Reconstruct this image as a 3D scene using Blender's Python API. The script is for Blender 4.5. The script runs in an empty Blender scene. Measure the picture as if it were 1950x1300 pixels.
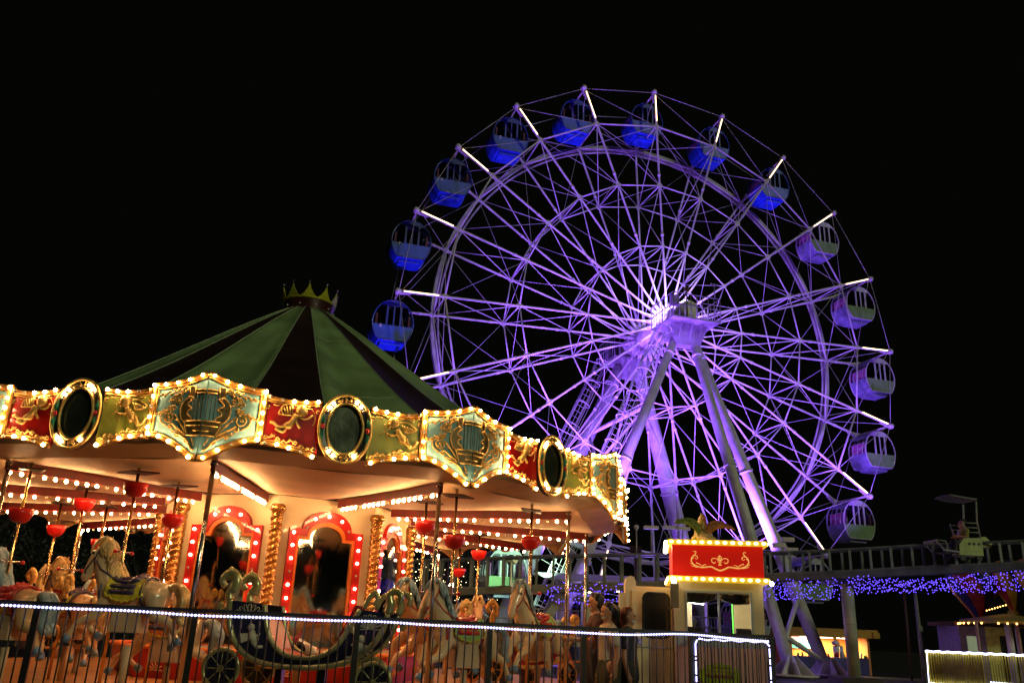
import bpy, bmesh, math, random
from math import sin, cos, pi, radians, sqrt, atan2
from mathutils import Vector, Matrix, Euler
random.seed(7)
SC = bpy.context.scene
COL = SC.collection

# ------------------------------------------------------------------ camera
F_PX, PITCH, ROLL, CAM_Z = 1595.1, 0.3352, 0.0427, 1.15
cF = Vector((0, cos(PITCH), sin(PITCH)))
r0 = Vector((1, 0, 0)); u0 = Vector((0, -sin(PITCH), cos(PITCH)))
cR = r0*cos(ROLL) + u0*sin(ROLL); cU = -r0*sin(ROLL) + u0*cos(ROLL)
cam_d = bpy.data.cameras.new('camera')
cam_d.sensor_width = 36; cam_d.lens = 36*F_PX/1950
cam_d.clip_start = 0.05; cam_d.clip_end = 2000
cam = bpy.data.objects.new('camera', cam_d); COL.objects.link(cam)
cam.matrix_world = Matrix(((cR.x, cU.x, -cF.x, 0), (cR.y, cU.y, -cF.y, 0), (cR.z, cU.z, -cF.z, CAM_Z), (0, 0, 0, 1)))
SC.camera = cam

def at(px, py, Y):
    """world point seen at photo pixel (px, py) at depth Y metres in front of the camera"""
    d = cF + cR*((px-975)/F_PX) - cU*((py-650)/F_PX)
    return Vector((0, 0, CAM_Z)) + d*(Y/d.y)

# ------------------------------------------------------------------ world, sun, exposure
w = bpy.data.worlds.new('World'); SC.world = w; w.use_nodes = True
bgn = w.node_tree.nodes['Background']
sky = w.node_tree.nodes.new('ShaderNodeTexSky'); sky.sky_type = 'NISHITA'
sky.sun_disc = False; sky.sun_elevation = radians(-9); sky.sun_rotation = radians(150)
mixn = w.node_tree.nodes.new('ShaderNodeMixRGB'); mixn.blend_type = 'ADD'; mixn.inputs[0].default_value = 1
mixn.inputs[2].default_value = (.105, .115, .085, 1)   # faint town glow in the night air
w.node_tree.links.new(sky.outputs[0], mixn.inputs[1]); w.node_tree.links.new(mixn.outputs[0], bgn.inputs[0]); bgn.inputs[1].default_value = 0.012
sun_d = bpy.data.lights.new('area_glow', 'SUN'); sun_d.energy = 0.48; sun_d.angle = radians(8); sun_d.color = (0.95, 1.0, 0.6)
sun = bpy.data.objects.new('area_glow', sun_d); COL.objects.link(sun)
sun.rotation_euler = Vector((-0.64, 0.70, -0.34)).to_track_quat('-Z', 'Y').to_euler()
SC.view_settings.view_transform = 'Standard'; SC.view_settings.look = 'None'
SC.view_settings.exposure = 0; SC.view_settings.gamma = 1
SC.cycles.use_denoising = True
SC.cycles.max_bounces = 7; SC.cycles.diffuse_bounces = 3; SC.cycles.glossy_bounces = 4
SC.cycles.transparent_max_bounces = 16; SC.cycles.sample_clamp_indirect = 4
SC.cycles.caustics_reflective = False; SC.cycles.caustics_refractive = False

def flood(name, loc, target, energy, color, size=70, blend=.6, radius=.25):
    d = bpy.data.lights.new(name, 'SPOT'); d.energy = energy; d.color = color
    d.spot_size = radians(size); d.spot_blend = blend; d.shadow_soft_size = radius
    o = bpy.data.objects.new(name, d); COL.objects.link(o); o.location = loc
    o.rotation_euler = (Vector(target)-Vector(loc)).to_track_quat('-Z', 'Y').to_euler()
    return o
PURPLE = (.27, .088, 1.0)

# ------------------------------------------------------------------ materials
MATS = {}
def mat(name, col, rough=.5, metal=0, var=.12, scale=6, bump=.0, coat=0, emit=None, estr=0, wear=None):
    if name in MATS: return MATS[name]
    m = bpy.data.materials.new(name); m.use_nodes = True; MATS[name] = m
    nt = m.node_tree; b = nt.nodes['Principled BSDF']
    b.inputs['Roughness'].default_value = rough; b.inputs['Metallic'].default_value = metal
    b.inputs['Coat Weight'].default_value = coat
    if emit:
        b.inputs['Base Color'].default_value = (*col, 1)
        b.inputs['Emission Color'].default_value = (*emit, 1); b.inputs['Emission Strength'].default_value = estr
        return m
    tc = nt.nodes.new('ShaderNodeTexCoord'); n = nt.nodes.new('ShaderNodeTexNoise')
    n.inputs['Scale'].default_value = scale; n.inputs['Detail'].default_value = 6
    nt.links.new(tc.outputs['Object'], n.inputs['Vector'])
    r = nt.nodes.new('ShaderNodeValToRGB')
    lo = [max(0, c*(1-var*2)) for c in col]; hi = [min(1, c*(1+var)) for c in col]
    if wear: lo = wear
    r.color_ramp.elements[0].position = .3; r.color_ramp.elements[0].color = (*lo, 1)
    r.color_ramp.elements[1].position = .62 if not wear else .45; r.color_ramp.elements[1].color = (*hi, 1)
    nt.links.new(n.outputs['Fac'], r.inputs[0]); nt.links.new(r.outputs[0], b.inputs['Base Color'])
    mr = nt.nodes.new('ShaderNodeMapRange'); mr.inputs[3].default_value = max(0, rough-.1); mr.inputs[4].default_value = min(1, rough+.12)
    nt.links.new(n.outputs['Fac'], mr.inputs[0]); nt.links.new(mr.outputs[0], b.inputs['Roughness'])
    if bump:
        bp = nt.nodes.new('ShaderNodeBump'); bp.inputs['Strength'].default_value = bump; bp.inputs['Distance'].default_value = .02
        n2 = nt.nodes.new('ShaderNodeTexNoise'); n2.inputs['Scale'].default_value = scale*4; n2.inputs['Detail'].default_value = 4
        nt.links.new(tc.outputs['Object'], n2.inputs['Vector']); nt.links.new(n2.outputs['Fac'], bp.inputs['Height'])
        nt.links.new(bp.outputs[0], b.inputs['Normal'])
    return m
def glass(name, col=(.02, .025, .03), alpha=.75, rough=.03):
    if name in MATS: return MATS[name]
    m = bpy.data.materials.new(name); m.use_nodes = True; MATS[name] = m
    nt = m.node_tree; nt.nodes.clear()
    o = nt.nodes.new('ShaderNodeOutputMaterial'); mx = nt.nodes.new('ShaderNodeMixShader')
    t = nt.nodes.new('ShaderNodeBsdfTransparent'); g = nt.nodes.new('ShaderNodeBsdfGlossy')
    t.inputs[0].default_value = (alpha, alpha, min(1, alpha*1.06), 1); g.inputs['Roughness'].default_value = rough
    fr = nt.nodes.new('ShaderNodeFresnel'); fr.inputs[0].default_value = 1.5
    nt.links.new(fr.outputs[0], mx.inputs[0]); nt.links.new(t.outputs[0], mx.inputs[1]); nt.links.new(g.outputs[0], mx.inputs[2])
    nt.links.new(mx.outputs[0], o.inputs[0]); return m

WARM = (1.0, .57, .24)
m_bulb = mat('warm_bulb', (.9, .8, .6), .3, emit=WARM, estr=125)
m_bulb2 = mat('warm_bulb_ceiling', (.9, .8, .6), .3, emit=(1.0, .53, .215), estr=200)
m_redbulb = mat('red_frame_bulb', (.9, .7, .6), .3, emit=(1.0, .5, .3), estr=38)
m_dead = mat('unlit_bulb', (.55, .45, .35), .1, coat=1)
m_gold = mat('gold_leaf', (.92, .52, .15), .36, .4, .2, 14, .2)
m_colg = mat('burnished_column_gold', (.55, .29, .085), .26, .85, .2, 8)
m_goldp = mat('gold_paint_trim', (.60, .29, .06), .4, .45, .2, 10)
m_bronze = mat('antique_gold', (.22, .14, .045), .45, .3, .3, 9, .2)
m_teal = mat('teal_paint', (.27, .56, .60), .45, 0, .15, 5, .1, .3)
m_redp = mat('scarlet_paint', (.46, .006, .004), .35, 0, .12, 4, 0, .3)
m_olive = mat('olive_green_paint', (.36, .40, .07), .42, 0, .15, 5, 0, .2)
m_black = mat('black_paint', (.012, .011, .012), .3, 0, .1, 5, 0, .3)
m_mirror = mat('mirror_glass', (.40, .44, .39), .03, 1, .03, 2)
m_cream = mat('cream_canvas', (.76, .54, .31), .62, 0, .1, 1.6, .25)
m_board = mat('board_back_plywood', (.34, .20, .09), .6, 0, .2, 5, .2)
m_housing = mat('cream_housing_paint', (.80, .66, .42), .42, 0, .06, 2, .05, .2)
m_orange = mat('orange_paint', (.80, .20, .03), .4, 0, .1, 4)
m_beam = mat('red_beam_paint', (.17, .008, .005), .42, 0, .2, 5)
m_wood = mat('varnished_deck', (.56, .28, .10), .34, 0, .22, 3.5, .1, .2)
m_steel = mat('polished_steel', (.62, .58, .52), .18, 1, .08, 8)
m_brass = mat('brass_pole', (.75, .50, .22), .2, 1, .1, 8)
m_dkmetal = mat('dark_bracket', (.07, .035, .02), .5, .3, .2, 6)
m_tentg = mat('green_canvas', (.30, .44, .19), .5, 0, .2, 1.1, .5)
m_tentd = mat('burgundy_canvas', (.030, .012, .012), .5, 0, .2, 1.3, .35)
m_crowny = mat('yellow_crown_paint', (.52, .52, .03), .4, .1, .1, 5, 0, .3)
m_crownr = mat('maroon_crown_paint', (.07, .018, .018), .35, .1, .2, 5, 0, .3)
m_white = mat('white_steel_paint', (.66, .65, .66), .42, 0, .1, 2.5, .05)
m_wire = mat('galvanised_cable', (.45, .45, .46), .45, .5, .1, 8)
m_tower = mat('tower_bracket_paint', (.27, .26, .28), .5, 0, .18, 1.8, .1)
m_gust = mat('gusset_plate_paint', (.50, .48, .47), .5, 0, .15, 4)
m_led = mat('white_led', (1, .9, .8), .3, emit=(1.0, .64, .34), estr=4.5)
m_led2 = mat('dim_led', (1, .9, .8), .3, emit=(1.0, .7, .5), estr=2.5)
m_rope = mat('rope_light_bead', (.9, .9, 1), .3, emit=(.48, .48, 1.0), estr=5)
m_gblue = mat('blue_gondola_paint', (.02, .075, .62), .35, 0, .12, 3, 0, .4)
m_gblue2 = mat('dark_blue_gondola_frame', (.02, .05, .24), .35, 0, .12, 3, 0, .4)
m_glilac_lit = mat('gondola_lilac_light_tint', (.22, .24, .36), .55, 0, .12, 3)  # lilac light painted into the colour of the white shells and roofs
m_ggreen_lit = mat('gondola_green_light_tint', (.15, .28, .11), .6, 0, .12, 3)  # green light painted into the colour of the white end panels
m_seat = mat('pink_seat_vinyl', (.50, .14, .34), .5)
m_fence = mat('black_iron', (.022, .019, .018), .35, .3, .1, 8)
m_glass = glass('clear_glass')
m_gglass = glass('gondola_glass', alpha=.82)

# ------------------------------------------------------------------ mesh builder
class MB:
    def __init__(s): s.v = []; s.f = []; s.m = []; s.sm = []
    def add(s, vs, fs, mi=0, smooth=False):
        b = len(s.v); s.v += [tuple(p) for p in vs]
        for f in fs: s.f.append([i+b for i in f]); s.m.append(mi); s.sm.append(smooth)
        return s
    def box(s, c, sz, mi=0, M=None):
        x, y, z = (a/2 for a in sz); c = Vector(c)
        vs = [Vector((i, j, k)) for i in (-x, x) for j in (-y, y) for k in (-z, z)]
        if M: vs = [M @ v for v in vs]
        return s.add([c+v for v in vs], [(0, 1, 3, 2), (4, 6, 7, 5), (0, 4, 5, 1), (2, 3, 7, 6), (0, 2, 6, 4), (1, 5, 7, 3)], mi)
    def bb(s, p0, p1, mi=0):
        p0 = Vector(p0); p1 = Vector(p1)
        return s.box((p0+p1)/2, [abs(a) for a in (p1-p0)], mi)
    def beam(s, a, b, wd, ht, mi=0, up=(0, 0, 1)):
        a = Vector(a); b = Vector(b); d = (b-a).normalized(); u = Vector(up)
        sd = d.cross(u)
        if sd.length < 1e-4: sd = d.cross(Vector((1, 0, 0)))
        sd.normalize(); u = sd.cross(d)
        vs = [p+sd*i*wd/2+u*j*ht/2 for p in (a, b) for i, j in ((-1, -1), (1, -1), (1, 1), (-1, 1))]
        return s.add(vs, [(3, 2, 1, 0), (4, 5, 6, 7), (0, 1, 5, 4), (1, 2, 6, 5), (2, 3, 7, 6), (3, 0, 4, 7)], mi)
    def tube(s, pts, r, n=8, mi=0, cap=True, closed=False, sq=1.0):
        pts = [Vector(p) for p in pts]; N = len(pts)
        rs = r if isinstance(r, (list, tuple)) else [r]*N
        ref = None; vs = []; fs = []
        for i, p in enumerate(pts):
            if closed: t = pts[(i+1) % N]-pts[i-1]
            else: t = pts[min(i+1, N-1)]-pts[max(i-1, 0)]
            if t.length < 1e-9: t = Vector((0, 0, 1))
            t.normalize()
            if ref is None: ref = t.orthogonal().normalized()
            ref = (ref-t*ref.dot(t))
            if ref.length < 1e-6: ref = t.orthogonal()
            ref.normalize(); q = t.cross(ref)
            for k in range(n):
                a = 2*pi*k/n; vs.append(p+(ref*cos(a)+q*sin(a)*sq)*rs[i])
        L = N if closed else N-1
        for i in range(L):
            for k in range(n):
                a = i*n+k; b = i*n+(k+1) % n; c = ((i+1) % N)*n+(k+1) % n; d = ((i+1) % N)*n+k
                fs.append((a, b, c, d))
        s.add(vs, fs, mi, True)
        if cap and not closed:
            b = len(s.v)-N*n
            s.f.append([b+k for k in range(n)][::-1]); s.m.append(mi); s.sm.append(False)
            s.f.append([b+(N-1)*n+k for k in range(n)]); s.m.append(mi); s.sm.append(False)
        return s
    def cyl(s, a, b, r, r2=None, n=10, mi=0): return s.tube([a, b], [r, r if r2 is None else r2], n, mi)
    def ball(s, c, r, n=8, mi=0, sc=(1, 1, 1), M=None):
        c = Vector(c); vs = []; fs = []; h = max(3, n//2)
        for i in range(1, h):
            for k in range(n):
                a = pi*i/h; b = 2*pi*k/n
                v = Vector((sin(a)*cos(b)*sc[0], sin(a)*sin(b)*sc[1], cos(a)*sc[2]))*r
                vs.append(c+(M @ v if M else v))
        t = Vector((0, 0, r*sc[2])); vs.append(c+(M @ t if M else t)); vs.append(c-(M @ t if M else t))
        T = len(vs)-2
        for i in range(h-2):
            for k in range(n): fs.append((i*n+k, (i+1)*n+k, (i+1)*n+(k+1) % n, i*n+(k+1) % n))
        for k in range(n):
            fs.append((T, k, (k+1) % n)); fs.append((T+1, (h-2)*n+(k+1) % n, (h-2)*n+k))
        return s.add(vs, fs, mi, True)
    def lathe(s, prof, c=(0, 0, 0), n=16, mi=0, smooth=True):
        c = Vector(c); vs = [c+Vector((r*cos(2*pi*k/n), r*sin(2*pi*k/n), z)) for r, z in prof for k in range(n)]
        fs = [(i*n+k, i*n+(k+1) % n, (i+1)*n+(k+1) % n, (i+1)*n+k) for i in range(len(prof)-1) for k in range(n)]
        return s.add(vs, fs, mi, smooth)
    def prism(s, poly, fn, w0, w1, mi=0, back=True, mib=None):
        """2-D polygon swept between fn(u, v, w0) and fn(u, v, w1)"""
        from mathutils.geometry import tessellate_polygon
        n = len(poly); A = [fn(u, v, w0) for u, v in poly]; B = [fn(u, v, w1) for u, v in poly]
        tri = tessellate_polygon([[Vector((u, v, 0)) for u, v in poly]])
        fs = [tuple(i+n for i in t) for t in tri]
        s.add(A+B, fs+[(i, (i+1) % n, (i+1) % n+n, i+n) for i in range(n)], mi)
        if back: s.add(A, [tuple(reversed(t)) for t in tri], mi if mib is None else mib)
        return s
    def build(s, name, mats, parent=None, loc=None, rot=None):
        me = bpy.data.meshes.new(name); me.from_pydata(s.v, [], s.f)
        if not isinstance(mats, (list, tuple)): mats = [mats]
        for m in mats: me.materials.append(m)
        me.polygons.foreach_set('material_index', s.m); me.polygons.foreach_set('use_smooth', s.sm)
        me.update()
        bm = bmesh.new(); bm.from_mesh(me); bmesh.ops.recalc_face_normals(bm, faces=bm.faces); bm.to_mesh(me); bm.free()
        return link(name, me, parent, loc, rot)
def link(name, me, parent=None, loc=None, rot=None):
    o = bpy.data.objects.new(name, me); COL.objects.link(o)
    if parent: o.parent = parent
    if loc is not None: o.location = loc
    if rot is not None: o.rotation_euler = rot
    return o
def tag(o, label=None, cat=None, group=None, kind=None):
    if label: o['label'] = label
    if cat: o['category'] = cat
    if group: o['group'] = group
    if kind: o['kind'] = kind
    return o
def empty(name, loc=(0, 0, 0), rz=0, label=None, cat=None, group=None):
    o = bpy.data.objects.new(name, None); COL.objects.link(o); o.location = loc; o.rotation_euler = (0, 0, rz)
    o.empty_display_size = .2
    return tag(o, label, cat, group)
def copy_tree(o, parent=None):
    c = o.copy(); COL.objects.link(c)
    if parent: c.parent = parent
    for ch in o.children: copy_tree(ch, c)
    return c
def fuse(name, mb, mats, parent=None, voxel=.02, smooth=4, loc=None, rot=None):
    """join overlapping limbs into one continuous skin"""
    o = mb.build(name, mats)
    r = o.modifiers.new('r', 'REMESH'); r.mode = 'VOXEL'; r.voxel_size = voxel; r.use_smooth_shade = True
    sm = o.modifiers.new('s', 'SMOOTH'); sm.iterations = smooth; sm.factor = .5
    bpy.context.view_layer.update()
    dg = bpy.context.evaluated_depsgraph_get(); me = bpy.data.meshes.new_from_object(o.evaluated_get(dg))
    old = o.data; bpy.data.objects.remove(o); bpy.data.meshes.remove(old)
    me.name = name
    return link(name, me, parent, loc, rot)
def arc(cx, cy, r, a0, a1, n=10, ry=None):
    ry = r if ry is None else ry
    return [(cx+r*cos(radians(a0+(a1-a0)*i/n)), cy+ry*sin(radians(a0+(a1-a0)*i/n))) for i in range(n+1)]
def cr(pts, n=5):
    """smooth curve through points"""
    P = [Vector(p) for p in pts]; out = []
    for i in range(len(P)-1):
        a, b, c, d = P[max(i-1, 0)], P[i], P[i+1], P[min(i+2, len(P)-1)]
        for k in range(n):
            t = k/n; out.append(.5*((2*b)+(c-a)*t+(2*a-5*b+4*c-d)*t*t+(3*b-a-3*c+d)*t**3))
    return out+[P[-1]]
def affine(o, u, v, s, z0, dz, u0):
    o = Vector(o); u = Vector(u); v = Vector(v); det = u.x*v.y-u.y*v.x
    def g(X, Y):
        d = Vector((X, Y))-o
        a = (d.x*v.y-d.y*v.x)/det; b = (u.x*d.y-u.y*d.x)/det
        return (u0+s*a, z0-dz*b)
    return g

def text_mesh(name, curve, parent=None):
    t = bpy.data.objects.new('t', curve); COL.objects.link(t)
    bpy.context.view_layer.update()
    me = bpy.data.meshes.new_from_object(t.evaluated_get(bpy.context.evaluated_depsgraph_get()))
    bpy.data.objects.remove(t); me.name = name
    return link(name, me, parent)
# ================================================================== ground
g = MB().add([(-400, -60, 0), (400, -60, 0), (400, 700, 0), (-400, 700, 0)], [(0, 1, 2, 3)])
tag(g.build('ground', mat('dark_asphalt', (.045, .045, .043), .6, 0, .3, 1.2, .4)), kind='structure')
g = MB()
for y0, y1 in ((30.2, 30.5), (33.0, 33.2)): g.add([(9, y0, .004), (60, y0+1.5, .004), (60, y1+1.5, .004), (9, y1, .004)], [(0, 1, 2, 3)])
tag(g.build('path_edging', mat('pale_paving', (.35, .36, .33), .7, 0, .2, 3)), kind='structure')

# ================================================================== ferris wheel
WC = Vector((7.49, 38.0, 15.62)); AZ = -.2973; PH = 3.4902
wn = Vector((sin(AZ), cos(AZ), 0)); wt = Vector((cos(AZ), -sin(AZ), 0)); wz = Vector((0, 0, 1))
R1, R2, RM, RI, WD = 13.14, 11.06, 7.55, 4.15, 2.49
WROT = -AZ  # local x = wt, local y = wn
def wl(r, k, off):  # local wheel coordinates
    a = PH-2*pi*k/20
    return Vector((r*cos(a), off, r*sin(a)))
wheel = empty('ferris_wheel', WC, WROT, 'large white ferris wheel of thin double spokes glowing purple against the black sky', 'ferris wheel')
def spoke_mesh(k, off, lit):
    m = MB(); a = wl(1, k, 0)
    P = lambda r, s=0: wl(r, k, off)
    m.tube([P(.55), P(1.6), P(RI), P(RM), P(R2), P(R1-.15)], [.10, .052, .048, .050, .060, .070], 8)
    for r in (RI, RM, R2):
        d = wl(1, k, 0); t = Vector((-d.z, 0, d.x))
        L = .24 if r > 5 else .17
        m.add([P(r)+d*L+Vector((0, s, 0)) for s in (-.02, .02)]+[P(r)+t*L*.7+Vector((0, s, 0)) for s in (-.02, .02)]+[P(r)-d*L+Vector((0, s, 0)) for s in (-.02, .02)]+[P(r)-t*L*.7+Vector((0, s, 0)) for s in (-.02, .02)],
              [(0, 2, 4, 6), (7, 5, 3, 1), (0, 1, 3, 2), (2, 3, 5, 4), (4, 5, 7, 6), (6, 7, 1, 0)])
        m.cyl(P(r+.55), P(r+.72), .075, n=8)
    d = wl(1, k, 0); t = Vector((-d.z, 0, d.x))
    e = P(R1)  # flared tip bracket
    m.add([e+d*.12+t*.12, e+d*.12-t*.12, e-d*.55-t*.05, e-d*.55+t*.05]+[v+Vector((0, .16, 0)) for v in (e+d*.12+t*.12, e+d*.12-t*.12, e-d*.55-t*.05, e-d*.55+t*.05)],
          [(0, 1, 2, 3), (7, 6, 5, 4), (0, 4, 5, 1), (1, 5, 6, 2), (2, 6, 7, 3), (3, 7, 4, 0)])
    m.ball(e+d*.05, .15, 8)
    return m
for k in range(20):
    for off, s in ((0, -1), (WD, 1)):
        sp = spoke_mesh(k, off, s < 0).build('spoke', m_white, wheel)
        L = MB(); d = wl(1, k, 0); n = 30 if s < 0 else 16
        for i in range(n):
            r = R2+.32+(R1-R2-.55)*i/(n-1)
            side = Vector((0, s*.085, 0))
            L.ball(wl(r, k, off)+side, .030 if s < 0 else .018, 6)
        L.build('led_strip', m_led if s < 0 else m_led2, sp)
for off in (0, WD):
    for r, rad in ((R2, .042), (RM, .034), (RI, .032)):
        m = MB()
        for k in range(20):
            m.cyl(wl(r, k, off), wl(r, k+1, off), rad, n=6)
        m.build('ring', m_white, wheel)
    m = MB()
    for k in range(20):
        m.cyl(wl(R1, k, off), wl(R1, k+1, off), .018, n=5)
        m.cyl(wl(R1-.1, k, off), wl(R2, k+1, off), .014, n=5)
    m.build('tie_cable', m_wire, wheel)
m = MB(); N = 120  # smooth drive rim on the rear plane
vs = []; fs = []
for i in range(N):
    a = 2*pi*i/N
    for r, y in ((R2+.09, WD+.02), (R2+.09, WD+.28), (R2-.07, WD+.28), (R2-.07, WD+.02)): vs.append((r*cos(a), y, r*sin(a)))
    for j in range(4): fs.append((i*4+j, i*4+(j+1) % 4, ((i+1) % N)*4+(j+1) % 4, ((i+1) % N)*4+j))
m.add(vs, fs, 0, False)
m.tube([(cos(2*pi*i/N)*(R2-.28), WD+.1, sin(2*pi*i/N)*(R2-.28)) for i in range(N)], .05, 6, closed=True)
m.build('drive_rim', mat('worn_rim_paint', (.42, .41, .42), .5, 0, .2, 2), wheel)
for k in range(20):
    m = MB()
    for r in (R2, RM, RI): m.cyl(wl(r, k, 0), wl(r, k, WD), .033, n=6)
    m.cyl(wl(R2, k, 0), wl(RM, k, WD), .025, n=6); m.cyl(wl(R2, k, WD), wl(RM, k, 0), .018, n=6)
    m.cyl(wl(RM, k, 0), wl(RI, k, WD), .023, n=6); m.cyl(wl(RM, k, WD), wl(RI, k, 0), .017, n=6)
    m.cyl(wl(RI, k, 0), wl(1.0, k, WD), .025, n=6)
    for r in (R2, RM, RI):
        m.cyl(wl(r, k, 0), wl(r, k+1, WD), .013, n=5); m.cyl(wl(r, k, WD), wl(r, k+1, 0), .013, n=5)
    m.cyl(wl(R1-.2, k, 0), wl(R2, k, WD), .012, n=4); m.cyl(wl(R2, k, 0), wl(RM, k+1, 0), .010, n=4); m.cyl(wl(R2, k+1, WD), wl(RM, k, WD), .010, n=4)
    m.build('cross_brace', m_white, wheel)
for off in (-.1, WD-.1):
    m = MB(); m.cyl((0, off, 0), (0, off+.22, 0), .80, n=28)
    for k in range(20): m.cyl(wl(.6, k, off+.05), wl(1.15, k, off+.1), .12, .09, n=8)
    m.build('hub_flange', m_white, wheel)
MB().cyl((0, -.1, 0), (0, WD+.1, 0), .55, n=20).build('hub', m_white, wheel)

# ------------------------------------------------------------------ support tower
def wp(t, off, z): return WC+wt*t+wn*off+Vector((0, 0, z-WC.z))
tower = empty('wheel_support_tower', (WC.x, WC.y, 0), 0, 'white tubular steel legs with caged ladders and hub platform carrying the ferris wheel', 'support tower')
def wpart(m, name, mt, par=None):
    o = m.build(name, mt, par or tower)
    if par is None: o.matrix_parent_inverse = Matrix.Translation(-Vector((WC.x, WC.y, 0)))
    return o
FA = wp(0, -1.5, 14.5); BA = wp(0, 4.2, 14.5)
wpart(MB().cyl(wp(0, -2.2, 15.62), wp(0, 5.0, 15.62), .42, n=24), 'axle', m_white)
for a_, b_ in ((-2.0, -.9), (3.7, 4.9)): wpart(MB().cyl(wp(0, a_, 15.62), wp(0, b_, 15.62), .52, n=24), 'bearing_housing', m_white)
legs = [(FA+wt*-.35, at(1030, 1262, 34.0), .25), (FA+wt*.45, at(1508, 1279, 34.5), .25), (FA+wt*.70+wn*.3, at(1577, 1273, 37.0), .27),
        (BA+wt*-.6, wp(-6.8, 5.6, 0.0), .40), (BA+wt*.5, wp(5.6, 6.4, 0.0), .42)]
for a, b, r in legs:
    b = Vector((b.x, b.y, .05)); m = MB(); d = (b-a)
    m.tube([a, a+d*.5, b], [r*.75, r, r*.98], 20)
    for t in (.06, .42, .72):
        m.cyl(a+d*t, a+d*(t+.006), r*(.92+.5*t), n=20)
    for i in range(8):
        q = 2*pi*i/8; e = Vector((cos(q), sin(q), 0))
        m.add([b+e*r*.8+Vector((0, 0, .75)), b+e*.92+Vector((0, 0, .06)), b+e*r*.8+Vector((0, 0, .06))]+[x+Vector((-e.y, e.x, 0))*.05 for x in (b+e*r*.8+Vector((0, 0, .75)), b+e*.92+Vector((0, 0, .06)), b+e*r*.8+Vector((0, 0, .06)))],
              [(0, 1, 2), (5, 4, 3), (0, 3, 4, 1), (1, 4, 5, 2), (2, 5, 3, 0)])
    m.cyl(b+Vector((0, 0, 0)), b+Vector((0, 0, .07)), 1.0, n=20)
    wpart(m, 'leg', m_white)
def lerp(a, b, t): return a+(b-a)*t
L0, L1, L2, L3, L4 = legs
def strut(p, q, r): wpart(MB().cyl(p, q, r), 'brace_strut', m_white)
strut(lerp(L1[0], L1[1], .93), lerp(L2[0], L2[1], .80), .10); strut(lerp(L2[0], L2[1], .985), lerp(L1[0], L1[1], .90), .10)
for t in (.25, .55): strut(lerp(L0[0], L0[1], t), lerp(L3[0], L3[1], t), .10)
strut(lerp(L0[0], L0[1], .25), lerp(L3[0], L3[1], .55), .07); strut(lerp(L0[0], L0[1], .55), lerp(L3[0], L3[1], .25), .07)
for A, sgn in ((FA, -1), (BA, 1)):  # bracket box under the axle
    m = MB(); c = A+Vector((0, 0, .08)); f = wn*.6; s = wt
    top = [c+s*-.80-f+Vector((0, 0, .32)), c+s*1.0-f+Vector((0, 0, .32)), c+s*1.0+f+Vector((0, 0, .32)), c+s*-.80+f+Vector((0, 0, .32))]
    bot = [c+s*-.50-f*.45+Vector((0, 0, -.58)), c+s*.70-f*.45+Vector((0, 0, -.58)), c+s*.70+f*.45+Vector((0, 0, -.58)), c+s*-.50+f*.45+Vector((0, 0, -.58))]
    m.add(top+bot, [(0, 1, 2, 3), (7, 6, 5, 4), (0, 4, 5, 1), (1, 5, 6, 2), (2, 6, 7, 3), (3, 7, 4, 0)])
    for q in (-.45, .1, .6):
        m.add([c+s*(q-.04)-f*1.3+Vector((0, 0, .31)), c+s*(q-.04)-f*.4+Vector((0, 0, -.55)), c+s*(q-.04)-f*.3+Vector((0, 0, .31)), c+s*(q+.04)-f*1.3+Vector((0, 0, .31)), c+s*(q+.04)-f*.4+Vector((0, 0, -.55)), c+s*(q+.04)-f*.3+Vector((0, 0, .31))],
              [(0, 1, 2), (5, 4, 3), (0, 3, 4, 1), (1, 4, 5, 2), (2, 5, 3, 0)])
    wpart(m, 'bearing_bracket', m_tower)
    # platform + railing
    pc = A+Vector((0, 0, .48)); m = MB(); y0, y1 = (-1.25, .9) if sgn < 0 else (-.6, 1.3)
    P = lambda t, o, z: pc+wt*t+wn*o+Vector((0, 0, z))
    m.add([P(t, o, z) for z in (-.07, 0) for t, o in ((-1.15, y0), (1.25, y0), (1.25, y1), (-1.15, y1))], [(3, 2, 1, 0), (4, 5, 6, 7), (0, 1, 5, 4), (1, 2, 6, 5), (2, 3, 7, 6), (3, 0, 4, 7)])
    pl = wpart(m, 'walkway_platform', m_tower)
    m = MB(); cs = [(-1.15, y1), (-1.15, y0), (1.25, y0), (1.25, y1)]
    for z in (.55, 1.1): m.tube([P(t, o, z) for t, o in cs], .026, 6)
    for a, b in zip(cs, cs[1:]):
        for i in range(9):
            t, o = a[0]+(b[0]-a[0])*i/8, a[1]+(b[1]-a[1])*i/8
            m.cyl(P(t, o, 0), P(t, o, 1.1), .016 if i % 4 else .028, n=5)
    if sgn < 0:
        m.cyl(P(1.0, y0, 1.1), P(1.0, y0, 1.75), .025, n=6); m.cyl(P(.85, y0, 1.72), P(1.15, y0, 1.78), .02, n=6)
        for q in (.85, 1.0, 1.15): m.ball(P(q, y0, 1.8), .06, 6)
        m.box(P(-1.0, y0+.15, .75), (.4, .2, .5))
    wpart(m, 'railing', m_tower, None)
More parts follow.
